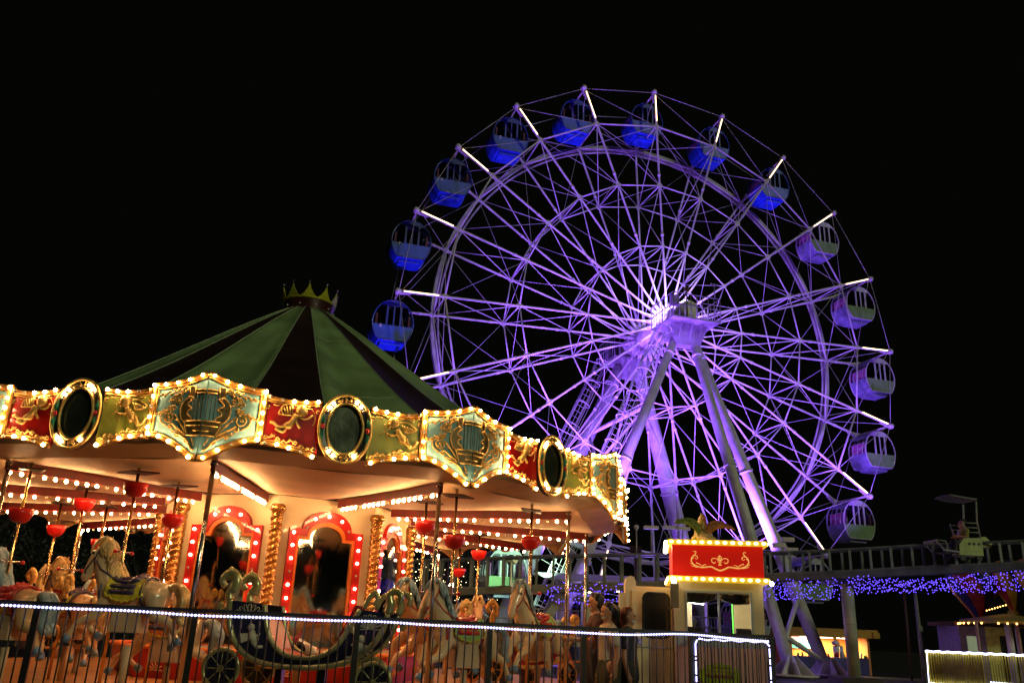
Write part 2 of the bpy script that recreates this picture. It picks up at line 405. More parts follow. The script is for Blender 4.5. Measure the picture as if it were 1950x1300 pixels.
def ladder(a, b, off, name='caged_ladder'):
    m = MB(); a = a+off; b = b+off; d = (b-a); L = d.length; dn = d.normalized()
    side = dn.cross(wn).normalized(); out = side.cross(dn).normalized()
    if out.dot(off) < 0: out = -out
    for s in (-.22, .22): m.cyl(a+side*s, b+side*s, .025, n=5)
    n = int(L/.32)
    for i in range(n): m.cyl(a+dn*(i*.32)+side*-.22, a+dn*(i*.32)+side*.22, .012, n=4)
    nh = int(L/1.25)
    for i in range(nh+1):
        c = a+dn*min(L, i*1.25)
        m.tube([c+side*cos(q)*.37+out*(.3+sin(q)*.37) for q in [radians(-50+280*j/12) for j in range(13)]], .024, 5)
    for q in (-40, 0, 35, 65, 90, 115, 145, 180, 220):
        o = side*cos(radians(q))*.37+out*(.3+sin(radians(q))*.37)
        m.cyl(a+o, b+o, .012, n=4)
    wpart(m, name, m_white)
l0 = legs[0]; e = Vector((l0[1].x, l0[1].y, .5))
ladder(lerp(l0[0], e, .02), lerp(l0[0], e, .93), wt*-.75+wn*-.15+Vector((0, 0, .35)))
l3 = legs[3]; e3 = Vector((l3[1].x, l3[1].y, .5))
ladder(lerp(l3[0], e3, .02), lerp(l3[0], e3, .93), wt*-.95+wn*-.1+Vector((0, 0, .35)))

# hub lamp and floodlights (purple)
hubl = MB().box(wp(-.25, -2.40, 16.45), (.24, .16, .2)).cyl(wp(-.25, -2.40, 15.0), wp(-.25, -2.40, 16.4), .03)
wpart(hubl, 'hub_floodlight', m_dkmetal)
flood('hub_spot', wp(-.25, -2.15, 16.45), wp(.15, .0, 16.25), 1500, (.5, .32, 1.0), 150, .9, .1)
FL = [((.4, 33.2, 4.0), (5.6, 38.5, 15.5), 11000, 80), ((9.6, 36.3, 3.9), (12.2, 39.5, 12.0), 7000, 95), ((4.9, 31.8, 4.4), (5.3, 35.5, 9.6), 6500, 72),
      ((9.8, 44.5, 3.6), (8.6, 40.5, 14), 7500, 95), ((2.6, 42.5, 3.6), (5.0, 40.2, 15), 7500, 95), ((17.0, 36.8, 4.0), (14.5, 40.6, 16.0), 5200, 100), ((-2.0, 32.0, 4.0), (-.5, 36, 15.0), 5200, 100)]
for i, (p, q, e_, s_) in enumerate(FL):
    flood('flood_spot', p, q, e_*1.42, PURPLE, s_, .8, .25)
    t = empty('floodlight', p, 0, ['purple floodlight on a mast near the left wheel leg', 'purple floodlight between the two right wheel legs', 'purple floodlight on a mast in front of the caged left leg', 'purple floodlight behind the right rear wheel leg', 'purple floodlight behind the caged ladder leg', 'purple floodlight right of the wheel feet beneath the lowest gondolas', 'purple floodlight at the far left foot of the wheel'][i], 'floodlight', 'purple floodlights around the wheel')
    dr = (Vector(q)-Vector(p)).normalized()
    MB().beam(-dr*.30, -dr*.12, .42, .32).build('housing', m_dkmetal, t)
    MB().cyl((0, 0, -p[2]), -dr*.2, .05, n=6).build('stand', m_dkmetal, t)

# ------------------------------------------------------------------ gondolas
GP = [(.10, 0), (.34, -.05), (.58, -.22), (.80, -.5), (.93, -.85), (.97, -1.2), (.92, -1.55), (.80, -1.86), (.66, -2.08)]
def gw(z):
    for (a, za), (b, zb) in zip(GP, GP[1:]):
        if zb <= z <= za: return a+(b-a)*(z-za)/(zb-za)
    return GP[-1][0]
def gondola(mbody, mdisc, mroof, mframe):
    H = .64; ZW0, ZW1 = -1.32, -.42  # window band
    root = empty('gondola')
    def ring(zs, m, th=.0):
        for s in (-1, 1):
            for z0, z1 in zip(zs, zs[1:]):
                m.add([(s*gw(z0), -H, z0), (s*gw(z0), H, z0), (s*gw(z1), H, z1), (s*gw(z1), -H, z1),
                       (s*(gw(z0)-.04), -H, z0), (s*(gw(z0)-.04), H, z0), (s*(gw(z1)-.04), H, z1), (s*(gw(z1)-.04), -H, z1)], [(0, 1, 2, 3), (7, 6, 5, 4), (0, 4, 5, 1), (3, 2, 6, 7)], 0, False)
    m = MB(); ring([ZW0, -1.45, -1.55, -1.7, -1.86, -2.08], m)
    m.bb((-.66, -H, -2.12), (.66, H, -2.04)); m.bb((-.5, -H*.7, -2.26), (.5, H*.7, -2.12))
    m.build('shell', mbody, root)
    m = MB(); ring([0, -.05, -.22, ZW1], m); m.bb((-.1, -H, -.03), (.1, H, .02)); m.build('roof', mroof, root)
    for y in (-H, H):
        m = MB(); zs = [ZW0, -1.45, -1.55, -1.7, -1.86, -2.08]
        poly = [(gw(z), z) for z in zs]+[(-gw(z), z) for z in reversed(zs)]
        m.prism(poly, lambda u, v, w: (u, y+w, v), -.02, .02)
        zs = [0, -.05, -.22, ZW1+.12]
        m.build('end_panel', mdisc, root)
        m = MB(); poly = [(gw(z), z) for z in zs]+[(-gw(z), z) for z in reversed(zs)]
        m.prism(poly, lambda u, v, w: (u, y+w, v), -.02, .02)
        zz = [0, -.05, -.22, -.5, -.85, -1.2, -1.55, -1.86, -2.08]
        m.tube([(gw(z), y, z) for z in zz]+[(-gw(z), y, z) for z in reversed(zz)], .04, 6, closed=True)
        for x, r in ((-.30, .045), (.02, .03), (.34, .045)): m.bb((x-r, y-.03, -.3), (x+r, y+.03, -1.36))
        m.build('end_frame', mframe, root)
        m = MB(); zs = [ZW1+.12, -.5, -.85, -1.2, ZW0]
        poly = [(gw(z)-.03, z) for z in zs]+[(-gw(z)+.03, z) for z in reversed(zs)]
        m.prism(poly, lambda u, v, w: (u, y+w, v), -.004, .004)
        m.build('window_pane', m_gglass, root)
    for s in (-1, 1):
        m = MB()
        for y in (-.36, 0, .36): m.tube([(s*(gw(z)-.02), y, z) for z in (ZW1, -.85, -1.2, ZW0)], .022, 5)
        for z in (-.7, -1.0): m.cyl((s*(gw(z)-.02), -H, z), (s*(gw(z)-.02), H, z), .014, n=5)
        m.build('side_rail', mframe, root)
    for s in (-1, 1):
        m = MB()
        m.bb((s*.45, -H*.9, -1.75), (s*.8, H*.9, -1.62)); m.bb((s*.72, -H*.9, -1.62), (s*.82, H*.9, -.72))
        m.build('seat', m_seat, root)
    MB().cyl((0, -WD/2, .12), (0, WD/2, .12), .05, n=8).cyl((0, 0, 0), (0, 0, .12), .07).bb((-.06, -.6, -.02), (.06, .6, .1)).build('hanger', m_gust, root)
    return root
m_gdisc = mat('blue_door_panel', (.02, .08, .40), .35, 0, .12, 3, 0, .3)
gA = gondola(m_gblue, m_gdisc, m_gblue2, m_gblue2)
gB = gondola(m_glilac_lit, m_ggreen_lit, m_glilac_lit, mat('pale_gondola_frame', (.42, .45, .44), .4, 0, .1, 3, 0, .3))
pos_words = {0: 'just above the green tent edge, mostly hidden', 1: 'lowest on the left side, numbered 8', 2: 'second up on the left side, numbered 7', 3: 'third up on the left side', 4: 'at the upper left shoulder of the wheel',
             5: 'just left of the wheel top', 6: 'at the very top of the wheel', 7: 'just right of the wheel top', 8: 'at the upper right shoulder of the wheel',
             9: 'highest of the pale ones on the right side', 10: 'second pale one down the right side', 11: 'at the far right, third pale one down', 12: 'fourth pale one down the right side', 13: 'above the track at the lower right',
             14: 'behind the track railing right of the booth sign', 15: 'hidden low behind the red booth sign', 16: 'lowest of all, over the boarding deck', 17: 'low beyond the carousel poles right of the lit cabin',
             18: 'lit green by the boarding deck, seen under the carousel ceiling', 19: 'behind the carousel lyre boards'}
used = {}
for k in range(20):
    blue = k <= 8
    src = gA if blue else gB
    o = src if src.name not in used else copy_tree(src); used[src.name] = 1
    p = WC+wt*(wl(R1, k, 0).x)+wn*(WD/2+.3)+Vector((0, 0, wl(R1, k, 0).z-.12))
    o.location = p; o.rotation_euler = (0, 0, WROT); o.scale = (.95, 1, .9)
    if blue: lab = 'blue ferris wheel gondola '+pos_words[k]
    else: lab = 'white gondola with green and lilac light painted on, '+pos_words[k]
    tag(o, lab, 'gondola', 'gondolas hanging from the ferris wheel')
    num = {1: '8', 2: '7', 3: '6', 4: '5'}.get(k)
    if num:
        c = bpy.data.curves.new('number', 'FONT'); c.body = num; c.size = .26; c.extrude = .004; c.align_x = 'CENTER'
        c.materials.append(mat('number_white', (.8, .8, .85), .4))
        t = text_mesh('number', c, o)
        t.location = (-.58, -.70, -1.5); t.rotation_euler = (pi/2, 0, 0)
# ================================================================== carousel
CC = Vector((-4.0, 15.9, 0)); CR_ = 6.33; CPH = radians(-86.06); NS = 12
ZP, ZB, ZT, ZE = 3.92, 2.89, 3.78, 3.17   # shield peak / tip, board top / bottom edge
SIDE = 2*CR_*sin(pi/NS); HW = .66; AP = CR_*cos(pi/NS); MW = SIDE/2-HW
rnd = random.Random(3)
car = empty('carousel', CC, CPH, 'round carousel under a green and burgundy tent roof with bulb-lit lyre boards', 'carousel')
c15, s15 = cos(pi/NS), sin(pi/NS)
def SH(u, v, w):  # shield folded over the corner; origin at carousel axis, corner on +x
    return Vector((CR_+w*c15-abs(u)*s15, u*c15+(w*s15 if u > 0 else -w*s15 if u < 0 else 0), v))
def top_s(u): a = abs(u)/HW; return ZT+(ZP-ZT)*(1-a)**2.2+.0
def bot_s(u):
    a = abs(u)/HW
    return ZB+.0 if a < .09 else ZE-(ZE-ZB)*(1-(a-.09)/.91)**1.7
NU = 10
def shield():
    us = [HW*i/NU for i in range(NU+1)]
    root = MB()
    for s in (-1, 1):
        poly = [(s*(u+(1e-4 if u == 0 else 0)), top_s(u)) for u in us]+[(s*(u+(1e-4 if u == 0 else 0)), bot_s(u)) for u in reversed(us)]
        root.prism(poly, SH, -.03, .02, mib=1)
    return root
shield_me = shield().build('lyre_board', [m_teal, m_board], car)
def trim_path(pts, w, r, m, fn, mi=0):
    m.tube([fn(u, v, w) for u, v in pts], r, 6, mi)
m = MB()
for s in (-1, 1):
    us = [s*HW*i/NU for i in range(NU+1)]; us[0] = s*1e-4
    for off, r in ((0, .034), (.045, .014)):
        trim_path([(u, top_s(u)-off) for u in us], .03, r, m, SH)
        trim_path([(u, bot_s(u)+off) for u in us], .03, r, m, SH)
        trim_path([(s*(HW-off), ZT-off), (s*(HW-off), ZE+off)], .03, r, m, SH)
sh_trim = m.build('gold_frame', m_goldp, shield_me)
m = MB(); md = MB(); nd = 0
bpos = []
for s in (-1, 1):
    for i in range(5): u = HW*(.08+.23*i); bpos.append((s*u, top_s(u)-.012))
    for i in range(5): bpos.append((s*(HW-.01), ZT-.02-(ZT-ZE-.03)*i/4.6))
    for i in range(5): u = HW*(.10+.215*i); bpos.append((s*u, bot_s(u)+.012))
for i, (u, v) in enumerate(bpos):
    (md if i in (7, 18, 27) else m).ball(SH(u, v, .075), .0205*rnd.uniform(.85, 1.1), 8)
sh_b = m.build('bulb_string', m_bulb, shield_me); sh_d = md.build('unlit_bulb', m_dead, shield_me)
# lyre relief traced in board coordinates
LG = affine((110, 265), (1320, 85), (-88, 628), 1.32, ZT, ZT-ZE, -.66)
def relief_lines(lines, fn, g, m, w=.035, mirror=False, n=5, sm=True):
    for pts, r in lines:
        q = [g(*p) for p in pts]
        q = [(p.x, p.y) for p in cr([(a, b, 0) for a, b in q], 3)] if sm and len(q) > 2 else q
        for s in ((1, -1) if mirror else (1,)):
            m.tube([fn(s*a, b, w) for a, b in q], r*(1.05 if mirror else 1), n)
def circ(x, y, r, n=10): return [(x+r*cos(2*pi*i/n), y+r*sin(2*pi*i/n)) for i in range(n+1)]
def spiral(x, y, r, a0=0, turns=1.3, d=1, n=12): return [(x+r*(1-.75*i/n)*cos(radians(a0)+d*2*pi*turns*i/n), y+r*(1-.75*i/n)*sin(radians(a0)+d*2*pi*turns*i/n)) for i in range(n+1)]
lyreL = [([(560, 440), (490, 490), (445, 560), (435, 640), (455, 720), (510, 785)], .009),
    ([(560, 440), (600, 480), (560, 505), (530, 545), (590, 600), (540, 620), (528, 665), (570, 700), (575, 745)], .009),
    (spiral(583, 470, 26), .007), ([(555, 320), (630, 325)], .009), ([(555, 320), (545, 440)], .009), ([(630, 325), (612, 440)], .009),
    (spiral(425, 470, 58, 60), .008), ([(370, 500), (330, 520), (320, 490), (345, 430), (400, 405), (470, 410)], .008),
    ([(480, 745), (505, 770), (498, 800), (520, 900), (500, 925)], .009),
    ([(500, 905), (400, 830), (330, 770), (290, 800)], .012), (spiral(310, 805, 26), .009),
    ([(500, 920), (420, 880), (345, 855)], .010), (spiral(350, 862, 20), .008), (spiral(395, 920, 24, 180), .009),
    ([(610, 1120), (560, 1060), (530, 990), (450, 920), (390, 905)], .013), (spiral(515, 1000, 20), .008),
    ([(615, 1055), (600, 1010), (590, 965)], .009),
    ([(500, 880), (440, 780), (390, 690), (350, 650)], .010), ([(480, 830), (430, 740), (370, 720)], .008),
    (circ(290, 690, 55), .010), ([(270, 800), (200, 745), (185, 680), (215, 630), (275, 590)], .010)]
m = MB(); relief_lines(lyreL, SH, LG, m, .035, True)
for a, b in (((480, 745), (885, 770)), ((500, 925), (805, 945)), ((505, 800), (865, 830)), ((630, 365), (855, 375)), ((630, 405), (855, 418)), ((580, 875), (740, 885))):
    (u0_, v0_), (u1_, v1_) = LG(*a), LG(*b); uu = (abs(u0_)+abs(u1_))/2; vv = (v0_+v1_)/2
    for s in (-1, 1): m.tube([SH(1e-4*s, vv, .04), SH(s*uu, vv, .04)], .009, 5)
rr = random.Random(5)  # wheat ears and leaves
for (x0, y0, x1, y1, n_, L) in ((190, 400, 560, 320, 26, 46), (330, 460, 560, 350, 18, 40), (130, 630, 390, 580, 22, 50), (300, 560, 400, 545, 8, 34)):
    for i in range(n_):
        t = i/n_; x = x0+(x1-x0)*t; y = y0+(y1-y0)*t+rr.uniform(-12, 22)
        a = rr.uniform(2.2, 3.9) if i % 2 else rr.uniform(2.0, 4.2)
        for s in (-1, 1):
            (ua, va), (ub, vb) = LG(x, y), LG(x+L*cos(a), y+L*.7*sin(a)+12)
            m.tube([SH(s*ua, va, .035), SH(s*(ua+ub)/2, (va+vb)/2, .05), SH(s*ub, vb, .035)], [.005, .0125, .004], 4)
for s in (-1, 1):
    for (x, y, r) in ((290, 690, .032), (425, 470, .022)):
        u, v = LG(x, y)
        for i in range(9): m.ball(SH(s*(u+rr.uniform(-r, r)*.7), v+rr.uniform(-r, r), .04), .012, 5)
m.build('lyre_ornament', m_gold, shield_me)
m = MB()
for s in (-1, 1):
    P_ = lambda L_: [(s*abs(LG(*p)[0]), LG(*p)[1]) for p in L_]
    m.prism(P_([(560, 440), (490, 490), (445, 560), (435, 640), (455, 720), (510, 785), (575, 745), (570, 700), (528, 665), (540, 620), (590, 600), (530, 545), (560, 505), (600, 480)]), SH, .021, .032, back=False)
    m.prism(P_([(555, 320), (630, 325), (612, 440), (545, 440)]), SH, .021, .034, back=False)
    v0_ = LG(630, 365)[1]; v1_ = LG(630, 405)[1]; v2_ = LG(680, 755)[1]; v3_ = LG(650, 930)[1]; uo = abs(LG(480, 745)[0]); ui = abs(LG(510, 925)[0])
    m.prism([(s*1e-4, v0_), (s*.22, v0_), (s*.22, v1_), (s*1e-4, v1_)], SH, .021, .034, back=False)
    m.prism([(s*1e-4, v2_), (s*uo, v2_), (s*ui, v3_), (s*1e-4, v3_)], SH, .021, .034, back=False)
    for i in range(4): m.tube([SH(s*(.02+.045*i), v1_, .03), SH(s*(.02+.045*i), v2_, .03)], .004, 4)
m.build('lyre_body', m_bronze, shield_me)
def board_copies(proto, base_ang, n0, nn, labels=None):
    for i in range(nn):
        o = proto if i == 0 else copy_tree(proto, car)
        o.rotation_euler = (0, 0, base_ang+2*pi*(n0+i)/NS)
board_copies(shield_me, 0, 0, NS)

# boards between the shields: red cherub, oval mirror, green cherub
def MD(u, v, w): return Vector((AP+w, u, v))
def top_m(u): return ZT-.05-.035*(1-((abs(u)-.33)/.65-.5)**2*4) if abs(u) > .33 else ZT-.05
def bot_m(u): a = max(0, (MW-abs(u))/(MW-.33)); return ZE-.015-.17*max(0, a-.25)**1.4
MG = affine((140, 85), (1700, 175), (-65, 505), 2*MW, ZT, ZT-ZE, -MW)
def mid_board(sgn, mt, cherub, filled, name):
    a, b = (-MW+.006, -.30) if sgn < 0 else (.30, MW-.006)
    us = [a+(b-a)*i/10 for i in range(11)]
    m = MB().prism([(u, top_m(u)) for u in us]+[(u, bot_m(u)) for u in reversed(us)], MD, -.03, .012, mib=1)
    root = m.build(name, [mt, m_board], car)
    m = MB()
    for off, r in ((0, .03), (.04, .012)):
        trim_path([(u, top_m(u)-off) for u in us], .02, r, m, MD); trim_path([(u, bot_m(u)+off) for u in us], .02, r, m, MD)
    e = a if sgn < 0 else b
    trim_path([(e, top_m(e)), (e, bot_m(e))], .02, .022, m, MD)
    m.build('gold_frame', m_goldp, root)
    m = MB(); md = MB()
    for i in range(5):
        u = a+(b-a)*(.08+.21*i); dead = (i in (0, 1)) if sgn < 0 else (i in (3, 4))
        (md if dead else m).ball(MD(u, top_m(u)+.0, .06), .022, 8)
        dead = (i in (0, 3)) if sgn < 0 else (i in (1, 4))
        (md if dead else m).ball(MD(u, bot_m(u)+.0, .06), .022, 8)
    m.build('bulb_string', m_bulb, root); md.build('unlit_bulb', m_dead, root)
    m = MB(); relief_lines(cherub, MD, MG, m, .028, False, 6)
    for (x, y, rx, ry, rw) in filled:
        u, v = MG(x, y); m.ball(MD(u, v, .02), 1, 10, 0, (rw, rx/870, ry/830))
    # acanthus scrolls in the corners and along the lower edge
    for i in range(9):
        u = a+(b-a)*(.08+.105*i); v = bot_m(u)+.075+.02*sin(i*1.7)
        q = [(u+.045*(1-.7*j/8)*cos(sgn*j*.8+i), v+.03*(1-.7*j/8)*sin(j*.8+i)) for j in range(9)]
        m.tube([MD(x, y, .022) for x, y in q], .0065, 4)
        m.tube([MD(u-.03, v-.02, .02), MD(u, v+.025, .03), MD(u+.04, v-.005, .02)], [.004, .012, .003], 5)
    for i in range(7):
        u = a+(b-a)*(.06+.145*i); v = top_m(u)-.065
        m.tube([MD(u-.04, v, .02), MD(u, v-.018*(1 if i % 2 else -1), .03), MD(u+.04, v, .02)], [.004, .010, .003], 5)
        if i in (0, 6):
            for j in range(6): m.ball(MD(u+.014*cos(j), v-.045+.014*sin(j*1.1)-.004*j, .02), .010, 5)
    m.build('cherub_relief', m_gold, root)
    return root
redch = [([(450, 320), (400, 400), (330, 440)], .040), ([(330, 440), (262, 440), (215, 400), (180, 395)], .020), ([(340, 460), (305, 490), (235, 455)], .020),
    ([(440, 330), (452, 400), (485, 455)], .016), ([(480, 345), (555, 365), (620, 320)], .014), ([(575, 225), (625, 280), (642, 340), (632, 400), (612, 428)], .006)]
redw = [([(410-30*i, 220+6*i), (405-22*i, 300+4*i)], .011) for i in range(5)]+[([(265, 305), (300, 240), (350, 205), (430, 215)], .010), ([(265, 308), (330, 320), (405, 325)], .009)]
redf = [(505, 275, 66, 70, .05), (540, 290, 30, 40, .04), (370, 425, 50, 40, .045)]
greench = [([(1525, 460), (1565, 540), (1595, 600)], .038), ([(1620, 560), (1640, 620), (1665, 655)], .024), ([(1600, 590), (1685, 645), (1735, 600), (1745, 585)], .018),
    ([(1560, 480), (1490, 520), (1410, 505)], .016), ([(1390, 400), (1398, 470), (1410, 540), (1442, 580)], .006), ([(1325, 518), (1450, 450)], .005)]
greenw = [([(1580+28*i, 410+10*i), (1615+22*i, 490-2*i)], .010) for i in range(5)]+[([(1565, 390), (1640, 390), (1745, 460)], .010), ([(1745, 462), (1690, 492), (1610, 490)], .009)]
greenf = [(1490, 385, 66, 70, .05), (1445, 410, 26, 36, .04), (1580, 555, 46, 50, .045)]
rb = mid_board(-1, m_redp, redch+redw, redf, 'red_cherub_board')
gb = mid_board(1, m_olive, greench+greenw, greenf, 'green_cherub_board')
board_copies(rb, pi/NS, 0, NS); board_copies(gb, pi/NS, 0, NS)
# oval mirror frame
OZ = 3.43; OA, OB = .315, .425
def EL(a, b, w, n=40, zc=OZ): return [MD(a*cos(2*pi*i/n), zc+b*sin(2*pi*i/n), w) for i in range(n)]
m = MB(); n = 40
def ringstrip(m, a0, b0, a1, b1, w0, w1, mi=0):
    A = EL(a0, b0, w0); B = EL(a1, b1, w1)
    m.add(A+B, [(i, (i+1) % n, n+(i+1) % n, n+i) for i in range(n)], mi)
m = MB(); ringstrip(m, OA, OB, OA, OB, -.03, .06); ringstrip(m, OA, OB, OA*.72, OB*.76, .06, .05); ringstrip(m, OA*.72, OB*.76, OA*.70, OB*.74, .05, .0)
ov = m.build('oval_mirror_frame', m_black, car)
m = MB(); m.tube(EL(OA, OB, .065), .022, 6, closed=True); m.tube(EL(OA*.70, OB*.74, .062), .020, 6, closed=True); m.build('gold_ring', m_gold, ov)
m = MB(); A = EL(OA*.71, OB*.75, .02); m.add(A, [tuple(range(n))]); m.build('mirror', mat('dim_old_mirror', (.12, .14, .10), .22, .75, .3, 3, .1), ov)
m = MB(); md = MB()
for q in (52, 66, 128, 140, 232, 246, 300): m.ball(MD(OA*.86*cos(radians(q)), OZ+OB*.88*sin(radians(q)), .075), .020, 8)
for q in (40, 150, 222, 310): md.ball(MD(OA*.86*cos(radians(q)), OZ+OB*.88*sin(radians(q)), .075), .018, 8)
m.build('bulb_string', m_bulb, ov); md.build('unlit_bulb', m_dead, ov)
m = MB()
for s in (1, -1):
    for i in range(26):
        q = radians(90*s+rr.uniform(-24, 24)); k_ = rr.uniform(.8, .92)
        m.ball(MD(OA*k_*cos(q), OZ+OB*k_*sin(q), .062), rr.uniform(.008, .014), 5)
m.build('filigree', m_gold, ov)
m = MB(); m2 = MB()
for s in (-1, 1):
    for t in (-1, 1):
        m2.tube([MD(s*OA*.86, OZ+t*.03, .06), MD(s*OA*(.86+.03), OZ+t*.10, .075), MD(s*OA*.84, OZ+t*.17, .06)], [.012, .030, .004], 6)
    for i in range(6): m.ball(MD(s*OA*.86+.014*cos(i*1.05), OZ+.016*sin(i*1.05), .08), .018, 6)
    m.ball(MD(s*OA*.86, OZ, .09), .016, 6)
m.build('red_rose', mat('rose_red', (.55, .02, .02), .35), ov); m2.build('rose_leaf', mat('leaf_green', (.02, .22, .12), .35), ov)
board_copies(ov, pi/NS, 0, NS)

# cove, ceiling, roof
m = MB(); vs = []; prof = [(CR_-.06, 3.22), (CR_-.12, 3.10), (CR_-.60, 3.02)]
def ngon(r, z, n=NS, a0=0): return [(r*cos(a0+2*pi*i/n), r*sin(a0+2*pi*i/n), z) for i in range(n)]
for r, z in prof: vs += ngon(r, z)
fs = [(j*NS+i, j*NS+(i+1) % NS, (j+1)*NS+(i+1) % NS, (j+1)*NS+i) for j in range(2) for i in range(NS)]
m.add(vs, fs); m.build('cove', mat('cove_paint', (.66, .50, .29), .5, 0, .15, 1.5, .1), car)
HR = 2.2; HA = radians(-81.0)-CPH   # octagonal centre house
vs = []; fs = []; seg = 8; rr = random.Random(11)
for i in range(NS):   # sagging canvas panels between the beams
    a0, a1 = 2*pi*i/NS, 2*pi*(i+1)/NS; b = len(vs)
    for j in range(seg+1):
        t = j/seg; r = (CR_-.60)+(1.9-(CR_-.60))*t
        for k in range(seg+1):
            s = k/seg; x = r*(cos(a0)*(1-s)+cos(a1)*s); y = r*(sin(a0)*(1-s)+sin(a1)*s)
            z = 3.02+.14*t-.10*sin(pi*t)*sin(pi*s)+.012*sin(9*s+5*t+i)+rr.uniform(-.004, .004)
            vs.append((x, y, z))
    for j in range(seg):
        for k in range(seg): q = b+j*(seg+1)+k; fs.append((q, q+1, q+seg+2, q+seg+1))
MB().add(vs, fs, 0, True).build('canvas_ceiling', m_cream, car)
def cone_prof(t): return (CR_-.28)*(1-t)+.40*t, 3.42+(7.12-3.42)*(t-.16*sin(pi*t)*(1-t)*.6)
bounds = []
for i in range(12): bounds += [2*pi*i/12+radians(1.6), 2*pi*i/12+radians(13.8)]
NT = 14
for i in range(24):
    a0 = bounds[i]; a1 = bounds[(i+1) % 24]+(2*pi if i == 23 else 0); vs = []; fs = []; K = 10
    sag = .13 if i % 2 else .05; g_ = rr.uniform(.6, 1.3)
    for j in range(NT+1):
        t = j/NT; r, z = cone_prof(t)
        for k in range(K+1):
            s = k/K; a = a0+(a1-a0)*s; chord = cos((a1-a0)/2)/cos(a-(a0+a1)/2)
            wr = (.07*sin(7*s+2.4*t*g_+i)+.05*sin(13*s-3*t+2*i)+.02*sin(29*s+9*t+i))*(1-t)*sin(pi*s) if i % 2 else .015*sin(4*s+i)*sin(pi*s)*(1-t)
            zz = z-(sag*sin(pi*s)*(1-t)**.6*min(1, 4*t+.3))*g_+wr
            vs.append((r*chord*cos(a)-.010*t, r*chord*sin(a)-.15*t, zz))
    for j in range(NT):
        for k in range(K): q = j*(K+1)+k; fs.append((q, q+1, q+K+2, q+K+1))
    rp = MB().add(vs, fs, 0, True)
    if i % 2:
        for k in (0, K): rp.tube([vs[j*(K+1)+k] for j in range(NT+1)], .013, 5, 1)
        for j in (5, 10): rp.tube([Vector(vs[j*(K+1)+k])+Vector((0, 0, .004)) for k in range(K+1)], .007, 4, 1)
    o = rp.build('roof_panel', [m_tentg, mat('pale_seam_piping', (.42, .50, .32), .5)] if i % 2 else m_tentd, car)
    o.modifiers.new('t', 'SOLIDIFY').thickness = .012
# crown
crown = empty('crown', (-.01, -.15, 7.05*.30-.06)); crown.parent = car; crown.scale = (.93, .93, .82); crown.location.z = 7.05*.18-.17
m = MB().lathe([(.30, 7.02), (.46, 7.06), (.53, 7.12), (.53, 7.17)], n=32).lathe([(.50, 7.20), (.545, 7.52)], n=32)
m.build('band', m_crownr, crown)
MB().lathe([(.53, 7.15), (.565, 7.17), (.545, 7.19), (.50, 7.19)], n=32).lathe([(.545, 7.51), (.575, 7.52), (.56, 7.56), (.52, 7.56)], n=32).build('rim', m_crowny, crown)
m = MB(); mb_ = MB(); mj = MB()
for i in range(10):
    a = 2*pi*i/10+.12
    f = lambda u, v, w: Vector(((.555+.12*(v-7.52)+w)*cos(a+u), (.555+.12*(v-7.52)+w)*sin(a+u), v))
    h = pi/10
    poly = [(-h, 7.54), (0, 7.54), (h, 7.54), (h*.55, 7.62), (h*.2, 7.74), (0, 7.86), (-h*.2, 7.74), (-h*.55, 7.62)]
    m.prism(poly, f, -.012, .012)
    mb_.ball(f(0, 7.92, 0), .028, 8); mb_.cyl(f(0, 7.84, 0), f(0, 7.91, 0), .008)
    b = a+h; mj.ball((.53*cos(b), .53*sin(b), 7.36), .022, 8)
m.build('crown_point', m_crowny, crown); mb_.build('crown_ball', m_steel, crown); mj.build('jewel', mat('pearl', (.7, .7, .6), .2, 0), crown)

# radial beams with bulbs, corner poles
m = MB().beam((2.25, 0, 3.06), (5.62, 0, 2.955), .05, .13)
beam = m.build('light_beam', m_beam, car)
m = MB(); md = MB()
for i in range(20):
    t = i/19; p = Vector((2.4, 0, 2.955)).lerp(Vector((5.55, 0, 2.86)), t)
    (md if i in (4, 10, 17) else m).ball(p+Vector((0, 0, 0)), .024, 8)
m.build('bulb_string', m_bulb2, beam); md.build('unlit_bulb', m_dead, beam)
board_copies(beam, 0, 0, NS)
pole = MB().cyl((5.58, 0, .3), (5.58, 0, 3.02), .030, n=12).lathe([(.045, 3.0), (.05, 2.97), (.03, 2.95)], (5.58, 0, 0), 12).build('corner_pole', m_steel, car)
board_copies(pole, 0, 0, NS)

# platform
def disc(r, z0, z1, n=48, mi=0):
    m = MB(); A = [(r*cos(2*pi*i/n), r*sin(2*pi*i/n), z) for z in (z0, z1) for i in range(n)]
    return m.add(A, [tuple(range(n))[::-1], tuple(range(n, 2*n))]+[(i, (i+1) % n, (i+1) % n+n, i+n) for i in range(n)])
disc(6.15, .05, .30).build('platform', m_wood, car)
MB().lathe([(6.18, .22), (6.22, .26), (6.18, .305)], n=48).build('platform_edge', m_steel, car)

# centre house: octagon with arched mirrors and twisted columns
hs = empty('centre_house'); hs.parent = car; hs.rotation_euler = (0, 0, HA)
